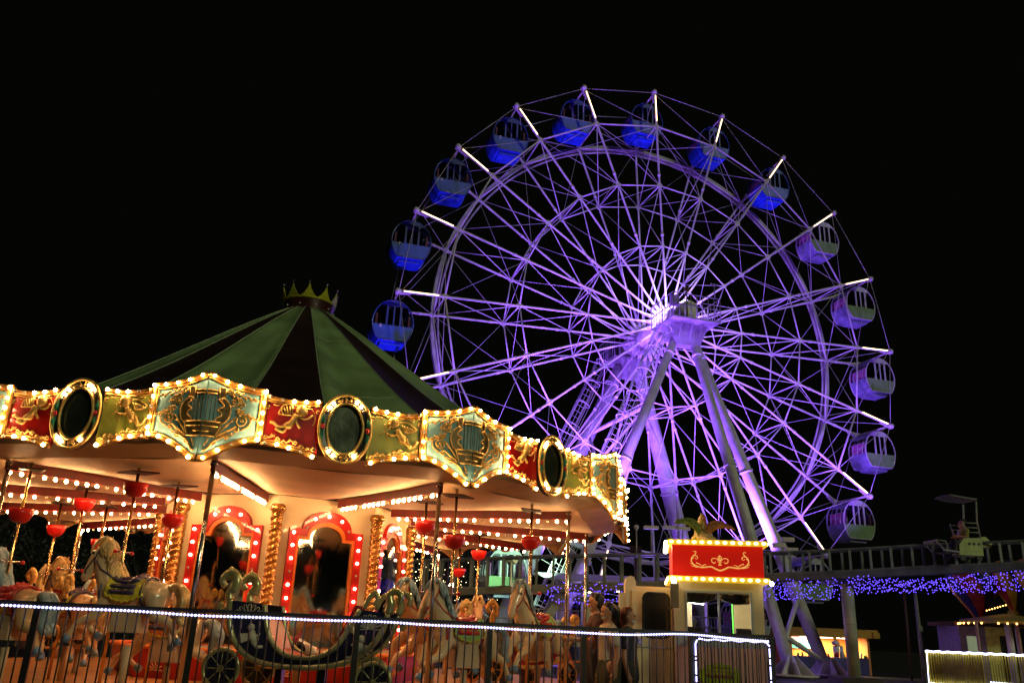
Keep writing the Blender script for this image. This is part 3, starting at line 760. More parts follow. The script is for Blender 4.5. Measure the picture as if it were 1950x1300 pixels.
# keep thing > part > sub-part: the octagon body is the part and everything else hangs from it
bpy.data.objects.remove(hs)
m = MB(); A = ngon(HR, .3, 8)+ngon(HR, 3.16, 8)
m.add(A, [(i, (i+1) % 8, (i+1) % 8+8, i+8) for i in range(8)])
house = m.build('centre_house', m_housing, car, None, (0, 0, HA))
h8 = HR*cos(pi/8); HS = 2*HR*sin(pi/8)
def HF(u, v, w): return Vector((h8+w, u, v))
def archpath(hw, zs, ra, z0, ry=.28):  # shouldered arch outline, left-bottom to right-bottom
    return [(-hw, z0), (-hw, zs), (-ra, zs)]+[(-ra*cos(pi*i/14), zs+ry*sin(pi*i/14)) for i in range(1, 14)]+[(ra, zs), (hw, zs), (hw, z0)]
def band(m, o, i_, w0, w1):
    n_ = len(o)
    for k in range(n_-1):
        q = [o[k], o[k+1], i_[k+1], i_[k]]
        vs = [HF(u, v, w0) for u, v in q]+[HF(u, v, w1) for u, v in q]
        m.add(vs, [(4, 5, 6, 7), (0, 1, 5, 4), (2, 3, 7, 6), (1, 2, 6, 5), (3, 0, 4, 7)])
for f in range(8):
    rz = pi/8+f*pi/4
    a_ = archpath(.63, 2.63, .42, .75, .31); b_ = archpath(.50, 2.51, .33, .78, .26); c_ = archpath(.455, 2.46, .285, .80, .235)
    m = MB(); band(m, a_, b_, .002, .07); fr = m.build('mirror_frame', m_redp, house, None, (0, 0, rz))
    m = MB(); band(m, b_, c_, .002, .05); m.build('orange_inner_frame', m_orange, fr)
    m = MB(); nc = len(c_); vs = []
    for j in range(6):
        t = j/6
        for u, v in c_: vs.append(HF(u*(1-t), 1.75+(v-1.75)*(1-t), .012+.028*(1-(1-t)**2)))
    vs.append(HF(0, 1.75, .040))
    fs_ = [(j*nc+i, j*nc+(i+1) % nc, (j+1)*nc+(i+1) % nc, (j+1)*nc+i) for j in range(5) for i in range(nc)]+[(5*nc+i, 5*nc+(i+1) % nc, 6*nc) for i in range(nc)]
    m.add(vs, fs_, 0, True); m.build('mirror', m_mirror, fr)
    m = MB(); md = MB()
    pts = [(-.565, .93+.203*i) for i in range(9)]+[(.565, .93+.203*i) for i in range(9)]+[(.375*cos(radians(q)), 2.57+.285*sin(radians(q))) for q in (15, 52, 90, 128, 165)]
    for i, (u, v) in enumerate(pts): (md if i in (5, 14, 18, 22) else m).ball(HF(u, v, .085), .024, 8)
    m.build('bulb_string', m_redbulb, fr); md.build('unlit_bulb', m_dead, fr)
for f in range(8):
    m = MB(); x0 = HR+.06; n_ = 170; K = 14; vs = []; fs = []
    for j in range(n_+1):
        z = .42+(2.86-.42)*j/n_
        for k in range(K):
            a = 2*pi*k/K; r = .066+.036*abs(sin(a-z*31))**.7
            vs.append((x0+r*cos(a), r*sin(a), z))
        if j:
            for k in range(K): fs.append(((j-1)*K+k, (j-1)*K+(k+1) % K, j*K+(k+1) % K, j*K+k))
    m.add(vs, fs, 0, True).lathe([(.09, 2.84), (.125, 2.88), (.125, 2.93), (.10, 2.97)], (x0, 0, 0), 16).lathe([(.12, .30), (.14, .36), (.10, .44)], (x0, 0, 0), 16)
    m.build('twisted_column', m_colg, house, None, (0, 0, f*pi/4))
m = MB()
for i in range(8):
    a = i*pi/4; p = Vector((cos(a), sin(a), 0)); q = Vector((cos(a+pi/4), sin(a+pi/4), 0)); r0_, r1_ = 2.62, 2.75
    m.add([p*r0_+Vector((0, 0, .3)), q*r0_+Vector((0, 0, .3)), q*r1_+Vector((0, 0, .72)), p*r1_+Vector((0, 0, .72)), q*HR+Vector((0, 0, .74)), p*HR+Vector((0, 0, .74))], [(0, 1, 2, 3), (3, 2, 4, 5)])
sk = m.build('skirt', mat('crimson_skirt', (.36, .012, .010), .35, 0, .15, 4), house)
m = MB(); m.tube([Vector((cos(i*pi/4), sin(i*pi/4), 0))*2.74+Vector((0, 0, .74)) for i in range(8)], .035, 6, closed=True); m.build('orange_rim', m_orange, sk)
m = MB()
for i in range(8):
    a = i*pi/4+pi/8; d = Vector((cos(a), sin(a), 0)); t_ = Vector((-sin(a), cos(a), 0)); c = d*(2.68*cos(pi/8)+.03)
    for s in (-.6, .6):
        for q in range(7):
            b = radians(-90+q*30)
            e = t_*(s+cos(b+pi/2)*.13); m.tube([c+t_*s+Vector((0, 0, .42)), c+e+Vector((0, 0, .42+.12*abs(cos(q*pi/6-pi/2))))], [.008, .014], 4)
m.build('painted_fan', mat('faded_gold_paint', (.55, .25, .10), .5), sk)
MB().add(ngon(2.26, 3.12, 8)+ngon(2.26, 3.17, 8), [(i, (i+1) % 8, (i+1) % 8+8, i+8) for i in range(8)]).build('cornice', m_dkmetal, house)
# ================================================================== carousel horses
def grow(chains, n=10):
    m = MB()
    for pts, r in chains:
        m.tube([Vector(p) for p in pts], r, n)
        for p, q in ((pts[0], r[0]), (pts[-1], r[-1])): m.ball(p, q, n)
    return m
def mir(p, s=1): return [(x, y*s, z) for x, y, z in p]
m_hw = mat('white_horse_gloss', (.70, .54, .33), .2, 0, .07, 3, 0, .6)
m_hc = mat('cream_horse_gloss', (.66, .40, .20), .22, 0, .1, 3, 0, .6)
m_hm = mat('pale_blue_mane', (.24, .36, .42), .3, 0, .2, 7, .3, .4)
m_hg = mat('golden_mane', (.62, .42, .16), .3, 0, .25, 7, .3, .4)
m_sadd = mat('dark_blue_saddle', (.03, .03, .09), .25, 0, .1, 4, 0, .5)
m_sadr = mat('red_saddle', (.50, .03, .03), .25, 0, .1, 4, 0, .5)
m_yel = mat('yellow_trim_paint', (.66, .58, .06), .3, 0, .1, 4, 0, .4)
m_grn = mat('green_cloth_paint', (.30, .55, .16), .3, 0, .1, 4, 0, .4)
m_hoof = mat('blue_hoof_paint', (.12, .25, .45), .3, 0, .1, 4, 0, .4)
m_bowl = mat('red_pole_cup', (.72, .012, .010), .3, 0, .06, 4, 0, .3)
m_ped = mat('beige_pedestal', (.55, .42, .27), .4, 0, .1, 3)
m_eye = mat('black_eye', (.01, .01, .01), .1)
def horse(mbody, mmane, msad, mcloth, dz, zb):
    """faces local -x, origin on the platform, body lifted by dz, cup at height zb"""
    root = empty('carousel_horse')
    Z = lambda P: [(x, y, z+dz) for x, y, z in P]
    ch = [(Z([(-.30, 0, 1.02), (-.14, 0, .98), (.08, 0, .97), (.28, 0, 1.01), (.40, 0, 1.03)]), [.155, .175, .165, .18, .13]),
          (Z([(-.27, 0, 1.05), (-.36, 0, 1.18), (-.43, 0, 1.33), (-.445, 0, 1.47), (-.43, 0, 1.55)]), [.165, .145, .12, .10, .075]),
          (Z([(-.45, 0, 1.53), (-.53, 0, 1.46), (-.60, 0, 1.35), (-.655, 0, 1.24), (-.675, 0, 1.185)]), [.088, .100, .080, .060, .055]),
          (Z([(-.47, 0, 1.43), (-.56, 0, 1.32), (-.63, 0, 1.21)]), [.085, .06, .042])]
    for s in (-1, 1): ch.append((Z([(-.45, s*.055, 1.60), (-.445, s*.075, 1.70)]), [.030, .010]))
    fl = [([(-.30, .08, .94), (-.50, .10, .80), (-.56, .10, .60), (-.44, .10, .52)], [.10, .066, .042, .034]),
          ([(-.28, -.08, .92), (-.40, -.10, .72), (-.60, -.10, .64), (-.68, -.10, .50)], [.10, .066, .042, .034]),
          ([(.36, .09, .97), (.31, .10, .76), (.50, .10, .64), (.56, .10, .44)], [.135, .09, .05, .036]),
          ([(.37, -.09, .97), (.43, -.10, .75), (.63, -.10, .68), (.73, -.10, .50)], [.135, .09, .05, .036])]
    for p, r in fl: ch.append((Z(p), r))
    b = fuse('body', grow(ch), mbody, root, .017, 3)
    for p, r in fl:
        a, c = Vector(p[-1]), Vector(p[-2]); d = (a-c).normalized()
        a = a+Vector((0, 0, dz)); MB().cyl(a-d*.01, a+d*.075, .042, .055, 10).build('hoof', m_hoof, root)
    m = MB(); r_ = random.Random(4)
    crest = cr([(-.13, 0, 1.20), (-.22, 0, 1.33), (-.31, 0, 1.47), (-.37, 0, 1.60), (-.45, 0, 1.655)], 5)
    for i, q in enumerate(crest):
        q = q+Vector((0, 0, dz-.02))
        for s in (-1, 1):
            L_ = r_.uniform(.12, .19)
            m.tube(cr([q+Vector((0, s*.01, .02)), q+Vector((.01, s*.06, .0)), q+Vector((-.01+r_.uniform(-.02, .03), s*.115, -L_*.6)), q+Vector((.02+r_.uniform(-.03, .03), s*.125, -L_))], 3), [.016, .026, .026, .026, .024, .022, .018, .014, .010, .006], 5)
        m.ball(q, .034, 6)
    for s in (-.03, .02): m.tube(cr([(-.44, s, 1.66+dz), (-.52, s*1.6, 1.65+dz), (-.60, s*2, 1.56+dz), (-.61, s*2.6, 1.47+dz)], 3), [.028, .03, .03, .028, .026, .022, .018, .012, .010, .006], 6)
    m.build('mane', mmane, root)
    m = MB()
    for s in (-.03, 0, .03): m.tube(cr([(.50, s, 1.08+dz), (.60, s*1.6, 1.10+dz), (.70, s*2, .96+dz), (.68, s*2.4, .78+dz), (.76, s*2, .66+dz)], 4), [.035+.03*sin(pi*i/16) for i in range(17)], 6)
    m.build('tail', mmane, root)
    m = MB()
    for i in range(9):  # saddle with pommel and cantle
        a = radians(-80+20*i)
        m.tube([Vector((x, .185*sin(a), .985+dz+.195*cos(a)+k)) for x, k in ((-.20, .05 if abs(a) < .7 else .0), (-.12, 0), (.02, -.005), (.14, .05 if abs(a) < .8 else 0))], .035, 6)
    m.build('saddle', msad, root)
    for s in (-1, 1):
        m = MB(); vs = []; fs = []; nx = 14; na = 8
        for i in range(nx+1):
            u = i/nx; x = -.25+.50*u
            for j in range(na+1):
                amax = 98+10*sin(pi*u)+(7 if i % 2 else 0); an = radians(25+(amax-25)*j/na); rr_ = .192+.006*sin(i*1.9)+.012*j/na
                vs.append((x, s*rr_*sin(an)*.98, .985+dz+rr_*cos(an)+.05*(2*u-1)**2))
        for i in range(nx):
            for j in range(na): q = i*(na+1)+j; fs.append((q, q+1, q+na+2, q+na+1))
        m.add(vs, fs, 0, True); m.tube([Vector(vs[i*(na+1)+na]) for i in range(nx+1)], .012, 5, 1); m.build('saddle_cloth', [mcloth, m_yel], root)
    m = MB()
    for x, r in ((-.31, .17), (.25, .193)): m.tube([(x+.03*cos(a*pi/8), r*cos(a*pi/8), 1.01+dz+r*1.02*sin(a*pi/8)) for a in range(16)], .016, 5, closed=True)
    m.tube([(-.635+.02*sin(a*pi/5), .078*cos(a*pi/5), 1.28+dz+.075*sin(a*pi/5)) for a in range(10)], .010, 5, closed=True)
    m.tube([(-.50+.05*sin(a*pi/5), .105*cos(a*pi/5), 1.48+dz+.10*sin(a*pi/5)) for a in range(10)], .010, 5, closed=True)
    for s in (-1, 1): m.tube([(-.64, s*.072, 1.27+dz), (-.53, s*.105, 1.42+dz), (-.40, s*.128, 1.28+dz), (-.18, s*.13, 1.17+dz)], .010, 5)
    m.build('harness', msad, root)
    m = MB()
    for s in (-1, 1): m.ball((-.565, s*.082, 1.475+dz), .021, 8); m.ball((-.70, s*.028, 1.20+dz), .011, 6); m.tube([(-.705, s*.015, 1.165+dz), (-.66, s*.05, 1.175+dz)], .006, 4)
    m.build('eye', m_eye, root)
    MB().cyl((-.22, 0, .30), (-.22, 0, 3.06), .020, n=10).build('pole', m_brass, root)
    MB().lathe([(.0, zb-.185), (.07, zb-.172), (.115, zb-.135), (.143, zb-.07), (.15, zb), (.02, zb+.005)], (-.22, 0, 0), 20).build('pole_cup', m_bowl, root)
    MB().add([(-.22+x, y, 2.915+z) for z in (0, .02) for x, y in ((-.30, 0), (0, -.16), (.30, 0), (0, .16))], [(3, 2, 1, 0), (4, 5, 6, 7), (0, 1, 5, 4), (1, 2, 6, 5), (2, 3, 7, 6), (3, 0, 4, 7)]).build('crank_plate', m_dkmetal, root)
    hb = MB().cyl((-.22, -.17, 1.50+dz), (-.22, .17, 1.50+dz), .013).build('handlebar', m_steel, root)
    MB().ball((-.22, -.18, 1.50+dz), .028, 8).ball((-.22, .18, 1.50+dz), .028, 8).build('handle_knob', m_bowl, hb)
    MB().cyl((.06, 0, .30), (.06, 0, .62+dz*.5), .045, n=12).build('pedestal_post', m_ped, root)
    m = MB(); m.prism([(-.16, .60), (.22, .60), (.19, .88), (-.13, .88)], lambda u, v, w: Vector((u, w, v+dz*.9)), -.13, .13); m.build('pedestal', m_ped, root)
    return root
def car_polar(p):
    d = Vector((p.x-CC.x, p.y-CC.y)); return d.length, atan2(d.y, d.x)
HS_ = [  # cup pixel, depth, body lift, palette, label
    ((260, 920), 10.9, .42, 0, 'white carousel horse with golden mane, dark saddle and yellow trim, standing highest of all'),
    ((162, 950), 12.5, .26, 1, 'cream carousel horse with yellow rump behind the white fence light on the left'),
    ((108, 1000), 14.4, .26, 1, 'small cream carousel horse at the far back left beside two poles'),
    ((20, 965), 10.9, .26, 2, 'carousel horse cut by the left edge of the picture, red cup above it'),
    ((330, 980), 11.9, .02, 3, 'carousel horse low down left of the first lit red mirror frame'),
    ((192, 1027), 14.6, .05, 2, 'carousel horse half hidden behind the tall white one with the golden mane'),
    ((810, 991), 12.4, .16, 2, 'carousel horse with pale blue mane and red saddle right of the house with mirrors'),
    ((898, 1016), 11.4, .12, 4, 'white carousel horse with green saddle cloth stretched in full gallop behind the fence'),
    ((1025, 1022), 12.8, .22, 4, 'white carousel horse turned towards the fence with raised forelegs and blue mane'),
    ((912, 1048), 16.5, .12, 1, 'cream carousel horse on the far side, smallest near the right poles'),
    ((874, 1082), 18.8, .10, 2, 'farthest carousel horse, seen low between the right poles'),
    ((745, 1060), 18.6, .20, 1, 'carousel horse hidden behind the mirrored house on the far right side')]
pal = [(m_hw, m_hg, m_sadd, m_yel), (m_hc, m_hg, m_sadd, m_yel), (m_hc, m_hm, m_sadr, m_sadr), (m_hw, m_hm, m_sadd, m_orange), (m_hw, m_hm, m_sadr, m_grn)]
for (px, Y, dz, pi_, lab) in HS_:
    p = at(px[0], px[1], Y); zb = min(2.86, max(2.35, p.z)); r_, a_ = car_polar(p); r_ = min(r_, 5.35)
    h = horse(*pal[pi_], dz, zb)
    head = a_-pi/2            # clockwise tangent
    hx = Vector((cos(head), sin(head), 0)); rot = head+pi   # local -x -> heading
    pole_w = Vector((CC.x+r_*cos(a_), CC.y+r_*sin(a_), 0))
    h.rotation_euler = (0, 0, rot); h.location = pole_w-Matrix.Rotation(rot, 3, 'Z') @ Vector((-.22, 0, 0))
    tag(h, lab, 'carousel horse', 'horses on the carousel')

# ------------------------------------------------------------------ swan carriages on the platform
m_silver = mat('olive_gold_scroll_paint', (.50, .46, .20), .22, .45, .15, 4, 0, .5)
m_navy = mat('navy_panel_paint', (.012, .014, .035), .3, 0, .1, 4, 0, .4)
m_seatred = mat('red_carriage_seat', (.42, .015, .015), .35)
m_cherubw = mat('ivory_relief', (.62, .58, .42), .4)
CG = affine((0, 0), (1950, 0), (0, 1129), 1950/5.13/1689*10.45, 0, 1129/5.13/1689*10.45, 0)
def carriage(ms, mp, mw, lab, loc, rz, sc=1.0):
    """built facing local -y; x along the body, traced outline in metres"""
    root = empty('swan_carriage', loc, rz, lab, 'carriage', 'carriages on the carousel'); root.scale = (sc, sc, sc)
    def g(X, Y): return CG(X-1020, Y-1075)
    def line(pts, r, m, y, n=4, k=7):
        q = cr([(g(*p)[0], y, g(*p)[1]) for p in pts], n); rr_ = r if isinstance(r, list) else [r]*2
        m.tube(q, [rr_[0]+(rr_[1]-rr_[0])*i/(len(q)-1) for i in range(len(q))], k)
    for y in (-.32, .32):
        m = MB()
        hullo = [(300, 400), (310, 520), (360, 700), (470, 850), (620, 930), (800, 965), (1000, 975), (1250, 960), (1500, 900), (1680, 780), (1790, 620), (1830, 460)]
        hulli = [(640, 430), (670, 560), (720, 700), (800, 810), (900, 870), (1020, 890), (1180, 880), (1330, 810), (1430, 690), (1500, 560), (1560, 440)]
        pol = [(p.x, p.y) for p in [Vector(g(*p)) for p in hullo+hulli[::-1]]]
        m.prism(pol, lambda u, v, w: Vector((u, y+w, v)), -.018, .018)
        side = m.build('side_panel', mp, root)
        m = MB(); ys = y+(-.03 if y < 0 else .03)
        line(hullo, .035, m, ys); line(hulli, .030, m, ys); line([(300, 400), (290, 330), (330, 250), (300, 190), (240, 200)], [.05, .03], m, ys); line([(330, 330), (350, 230), (300, 150), (230, 170), (200, 230), (240, 280)], [.06, .035], m, ys)
        m.ball((g(275, 130)[0], ys, g(275, 130)[1]), .045, 8); line([(230, 430), (200, 480), (250, 500), (300, 470)], .03, m, ys)
        line([(1830, 460), (1850, 380), (1830, 300), (1880, 260), (1940, 300), (1930, 380)], [.055, .035], m, ys); line([(1600, 430), (1640, 330), (1690, 280), (1720, 330), (1690, 400)], .03, m, ys)
        line([(1450, 640), (1470, 590), (1510, 610), (1500, 650)], .03, m, ys); line([(1850, 560), (1890, 520), (1900, 580), (1860, 600)], .03, m, ys)
        m.build('scroll_frame', ms, root)
        m = MB()
        for cx, cy in ((500, 560), (1660, 610)):
            for i in range(9):
                a = radians(-100-160/2+20*i+80) if cx < 1000 else radians(-180+22*i)
                for d in (-1, 1):
                    u0_, v0_ = g(cx, cy); L_ = .17; ex = u0_+L_*cos(radians(10+20*i)); ez = v0_+L_*.9*sin(radians(10+20*i)); px_, pz_ = -sin(radians(10+20*i))*.022*d, cos(radians(10+20*i))*.022*d
                    m.tube([(u0_, ys, v0_), ((u0_+ex)/2+px_, ys, (v0_+ez)/2+pz_), (ex+px_*.6, ys, ez+pz_*.6), (ex+.012*cos(radians(10+20*i)), ys, ez)], .006, 4)
        m.build('fan_scroll', m_cherubw, side)
        for cx, cy, s in ((540, 640, 1), (1600, 700, -1)):
            m = MB(); u, v = g(cx, cy); m.ball((u, ys, v), .045, 8)
            m.tube([(u+.01*s, ys, v-.04), (u+.03*s, ys, v-.10), (u+.06*s, ys, v-.16)], [.04, .045, .04], 7)
            m.tube([(u+.05*s, ys, v-.15), (u+.10*s, ys, v-.21), (u+.16*s, ys, v-.20)], [.035, .025, .015], 6); m.tube([(u-.0*s, ys, v-.07), (u+.08*s, ys, v-.09), (u+.11*s, ys, v-.06)], [.02, .016, .012], 6)
            m.prism([(u-.01*s, v-.06), (u-.11*s, v-.07), (u-.09*s, v-.17), (u-.02*s, v-.14)], lambda a, b, w: Vector((a, ys+w, b)), -.012, .012)
            m.build('cherub_relief', m_cherubw, side)
        for cx, cy, R_ in ((310, 1010, .20), (1740, 1070, .20)) if y < 0 else ((1600, 1050, .20), (460, 1020, .20)):
            u, v = g(cx, cy); yy = y*1.15; m = MB(); n_ = 24
            m.tube([(u+R_*cos(2*pi*i/n_), yy, v+R_*sin(2*pi*i/n_)) for i in range(n_)], .026, 7, closed=True)
            m.cyl((u, yy-.03, v), (u, yy+.03, v), .035, n=12)
            for i in range(8):
                a = 2*pi*i/8; e = Vector((cos(a), 0, sin(a))); f = Vector((-sin(a), 0, cos(a))); c = Vector((u, yy, v))
                m.tube([c, c+e*R_*.55, c+e*R_*.95], .010, 5)
                for s in (-1, 1): m.tube([c+e*R_*.5, c+e*R_*.72+f*s*.035, c+e*R_*.9+f*s*.055, c+e*R_*.82+f*s*.03], .007, 4)
            w_ = m.build('wheel', ms, root)
            MB().cyl((u, yy-.006, v), (u, yy+.006, v), R_*.98, n=24).build('wheel_disc', m_navy, w_)
    m = MB()
    for (X0, Y0, X1, Y1) in ((660, 560, 800, 830), (800, 830, 1000, 900), (1000, 900, 1300, 850), (1300, 850, 1500, 400)):
        a, b = g(X0, Y0), g(X1, Y1); m.add([(a[0], -.30, a[1]), (a[0], .30, a[1]), (b[0], .30, b[1]), (b[0], -.30, b[1])]+[(a[0], -.30, a[1]-.04), (a[0], .30, a[1]-.04), (b[0], .30, b[1]-.04), (b[0], -.30, b[1]-.04)], [(0, 1, 2, 3), (7, 6, 5, 4), (0, 3, 7, 4), (1, 2, 6, 5)])
    m.build('bench_seat', m_seatred, root)
    m = MB(); u, v = g(780, 990); m.bb((u-.04, -.06, .0-.0+g(0, 1290)[1]), (u+.04, .06, v)); u, v = g(1190, 990); m.bb((u-.05, -.06, g(0, 1290)[1]), (u+.05, .06, v))
    m.build('mounting_post', m_navy, root)
    return root
base = at(380+1020/5.13, 1080+1075/5.13, 10.45)
carriage(m_silver, m_navy, None, 'olive and gold swan carriage with navy cherub panels and spoked wheels behind the long fence', (base.x, 10.45, base.z+0), radians(-3))
b2 = at(985, 1245, 13.9); carriage(m_gold, m_seatred, None, 'red and gold scroll carriage behind the white horses on the right', (b2.x, 13.9, b2.z-.28), radians(40), .9)
b3 = at(60, 1235, 12.8); carriage(m_gold, m_seatred, None, 'red and gold scroll carriage at the left edge behind the fence bars', (b3.x, 12.8, b3.z+.2), radians(-25), .8)

# small whale-like ride figure behind the carriage
f = at(570, 1236, 11.5); fg = empty('ride_figure', (f.x, 11.5, 0), 0, 'white ride figure with glossy black nose and red fins between the carriage scrolls', 'ride figure')
z0 = f.z
fuse('body', grow([([(-.18, 0, z0-.05), (-.02, 0, z0-.02), (.14, 0, z0-.06)], [.14, .17, .12]), ([(-.2, 0, z0), (-.3, 0, z0+.14)], [.07, .03])]), mat('white_figure_gloss', (.7, .66, .58), .2, 0, .05, 3, 0, .5), fg, .02, 3)
MB().ball((.02, -.15, z0-.02), .10, 14, sc=(1, .8, 1.25)).build('nose', m_eye, fg)
MB().tube([(-.15, -.08, z0+.12), (-.04, -.1, z0+.10), (.02, -.1, z0+.22)], [.06, .05, .01], 8).tube([(-.25, 0, z0+.1), (-.33, 0, z0+.22)], [.05, .01], 8).build('fin', m_sadr, fg)
MB().cyl((0, 0, .3), (0, 0, z0-.1), .05).build('pedestal_post', m_ped, fg)

# ================================================================== people
m_skin = mat('skin', (.60, .28, .15), .5, 0, .08, 5); m_hairb = mat('black_hair', (.012, .010, .010), .4); m_hairr = mat('red_brown_hair', (.13, .035, .015), .4, 0, .2, 12)
m_mask = mat('white_face_mask', (.72, .70, .68), .7)
def person(lab, loc, rz, H, shirt, legs_m, hair, skirt=False, ponytail=False, arm=0, seated=False, long_shirt=False):
    """faces local -x; origin between the feet (or seat when seated)"""
    k = H/1.75; root = empty('person', loc, rz, lab, 'person')
    V = lambda P: [(x*k, y*k, z*k) for x, y, z in P]
    hip = .92; dz = 0
    if seated: dz = -.42
    Q = lambda P: V([(x, y, z+dz) for x, y, z in P])
    ch = [(Q([(0, 0, .92), (0, 0, 1.12), (0, 0, 1.34), (.01, 0, 1.44)]), [.13*k, .12*k, .14*k, .10*k]), (Q([(0, .1, 1.38), (0, -.1, 1.38)]), [.09*k]*2),
          (Q([(.01, 0, 1.44), (-.02, 0, 1.58)]), [.052*k, .05*k]), (Q([(-.02, 0, 1.60), (-.02, 0, 1.67)]), [.082*k, .092*k]), (Q([(-.055, 0, 1.56), (-.06, 0, 1.60)]), [.045*k, .055*k]),
          (Q([(-.105, 0, 1.615), (-.13, 0, 1.60)]), [.014*k, .012*k])]
    for s in (-1, 1):
        ch.append((Q([(-.0, s*.088, 1.62), (.0, s*.092, 1.65)]), [.016*k, .018*k]))
        if seated: lg = [(0, s*.09, .92), (-.42, s*.11, .96), (-.50, s*.11, .55), (-.60, s*.11, .50)]; lr = [.10, .07, .045, .035]
        else: lg = [(0, s*.09, .90), (-.03*s, s*.10, .50), (.03*s, s*.10, .09), (-.10+.03*s, s*.11, .04)]; lr = [.105, .068, .045, .038]
        ch.append((Q(lg), [r*k for r in lr]))
        if arm and s == arm: al = [(0, s*.19, 1.36), (-.12, s*.24, 1.12), (-.36, s*.20, 1.14)]
        else: al = [(0, s*.19, 1.36), (.04, s*.23, 1.08), (-.02, s*.23, .84)]
        ch.append((Q(al), [.056*k, .042*k, .030*k]))
        e = Vector(al[-1]); d = (e-Vector(al[-2])).normalized()
        ch.append((Q([tuple(e), tuple(e+d*.08)]), [.034*k, .036*k]))
        sd = Vector((1, 0, 0)) if abs(d.z) > .7 else Vector((0, 0, 1))
        for i, L_ in enumerate((.075, .09, .085, .065)):
            o = e+d*.09+sd*(.019*(i-1.5)); c2 = Vector((0, -s*.02, 0)); ch.append((Q([tuple(o), tuple(o+d*L_*.6+c2*.4), tuple(o+d*L_+c2*1.4)]), [.0095*k]*3))
        o = e+d*.03+sd*-.03; ch.append((Q([tuple(o), tuple(o+d*.05-sd*.025)]), [.012*k, .010*k]))
    fuse('body', grow(ch), m_skin, root, .012, 2)
    # clothes follow the body a little proud of it
    bot = .78 if long_shirt else .93
    c = [(Q([(0, 0, bot), (0, 0, 1.12), (0, 0, 1.34), (.01, 0, 1.43)]), [(.17 if long_shirt else .145)*k, .135*k, .155*k, .105*k]), (Q([(0, .11, 1.39), (0, -.11, 1.39)]), [.10*k]*2)]
    for s in (-1, 1):
        c.append((Q([(0, s*.19, 1.36), (-.06 if arm == s else .02, s*.225, 1.22)]), [.075*k, .066*k]))
    fuse('shirt', grow(c), shirt, root, .016, 3)
    if skirt: MB().lathe([(.13*k, 1.02*k), (.17*k, .85*k), (.22*k, .45*k), (.24*k, .30*k)], (0, 0, 0), 20).build('skirt', legs_m, root)
    else:
        c = []
        for s in (-1, 1):
            if seated: lg = [(0, s*.09, .92), (-.42, s*.11, .96), (-.50, s*.11, .58)]
            else: lg = [(0, s*.09, .92), (-.03*s, s*.10, .50), (.03*s, s*.10, .10)]
            c.append((Q(lg), [.125*k, .085*k, .062*k]))
        fuse('trousers', grow(c), legs_m, root, .018, 3)
    m = MB()
    for s in (-1, 1):
        p = Q([(-.62, s*.11, .50)])[0] if seated else Q([(-.06+.03*s, s*.11, .05)])[0]
        m.ball(p, .06*k, 10, sc=(2.1, .9, .85))
    m.build('shoe', m_eye, root)
    c = [(Q([(.015, 0, 1.70), (-.01, 0, 1.735)]), [.102*k, .07*k]), (Q([(.045, 0, 1.62), (.04, 0, 1.70)]), [.075*k, .09*k])]
    for s in (-1, 1): c.append((Q([(.02, s*.06, 1.68), (.03, s*.07, 1.60 if not ponytail else 1.64)]), [.05*k, .035*k]))
    if ponytail: c.append((Q([(.11, 0, 1.68), (.16, 0, 1.62), (.15, 0, 1.50)]), [.05*k, .048*k, .02*k]))
    elif hair is m_hairr: c.append((Q([(.06, 0, 1.62), (.06, 0, 1.53)]), [.085*k, .06*k]))
    fuse('hair', grow(c), hair, root, .013, 2)
    MB().ball(Q([(-.062, 0, 1.578)])[0], .058*k, 10, sc=(.85, .95, .75)).build('face_mask', m_mask, root)
    MB().ball(Q([(-.105, .035, 1.652)])[0], .012*k, 6).ball(Q([(-.105, -.035, 1.652)])[0], .012*k, 6).build('eye', m_eye, root)
    return root
mp = at(1135, 1133, 12.1); person('tall black-haired person in a dark shirt and white face mask stepping off the carousel', (mp.x, 12.1, .03), radians(5), mp.z-.03, mat('dark_brown_shirt', (.10, .04, .03), .7), mat('dark_trousers', (.03, .03, .04), .7), m_hairb, arm=-1)
w1 = at(1158, 1151, 11.6); person('person with dark hair in a bun, pale top and olive skirt beside the carousel', (w1.x, 11.6, .0), radians(20), w1.z, mat('pale_yellow_top', (.62, .52, .36), .7), mat('olive_skirt', (.10, .085, .04), .8), m_hairb, skirt=True, ponytail=True)
w2 = at(1196, 1159, 11.7); person('person with red-brown hair and dark long shirt standing beside the cream cabin door', (w2.x, 11.7, .0), radians(165), w2.z, mat('dark_navy_shirt', (.035, .035, .06), .7), mat('dark_skirt', (.05, .045, .035), .8), m_hairr, skirt=False, long_shirt=True)
bk = at(1170, 1190, 11.95); b_ = empty('backpack', (bk.x, 11.95, bk.z), radians(20), 'black backpack worn behind the bare arm of the person with the bun', 'backpack')
fuse('bag', grow([([(0, 0, -.16), (0, 0, .16)], [.14, .11]), ([(.05, 0, -.12), (.05, 0, .02)], [.11, .09])]), mat('black_nylon', (.015, .015, .018), .6, 0, .2, 10, .2), b_, .015, 3)
MB().tube([(-.05, .08, .2), (-.17, .09, .15), (-.2, .09, -.02), (-.06, .08, -.16)], .014, 6).build('strap', m_fence, b_)
for i, (px, py, Y, sh, lab) in enumerate(((1075, 1168, 15.4, (.40, .12, .10), 'small child-sized person in a red shirt leaning over beside the carousel platform'),)):
    q = at(px, py, Y); person(lab, (q.x, Y, .0), radians(200), 1.15, mat('red_child_shirt', sh, .7), mat('khaki_trousers', (.30, .22, .14), .8), m_hairb, arm=1)

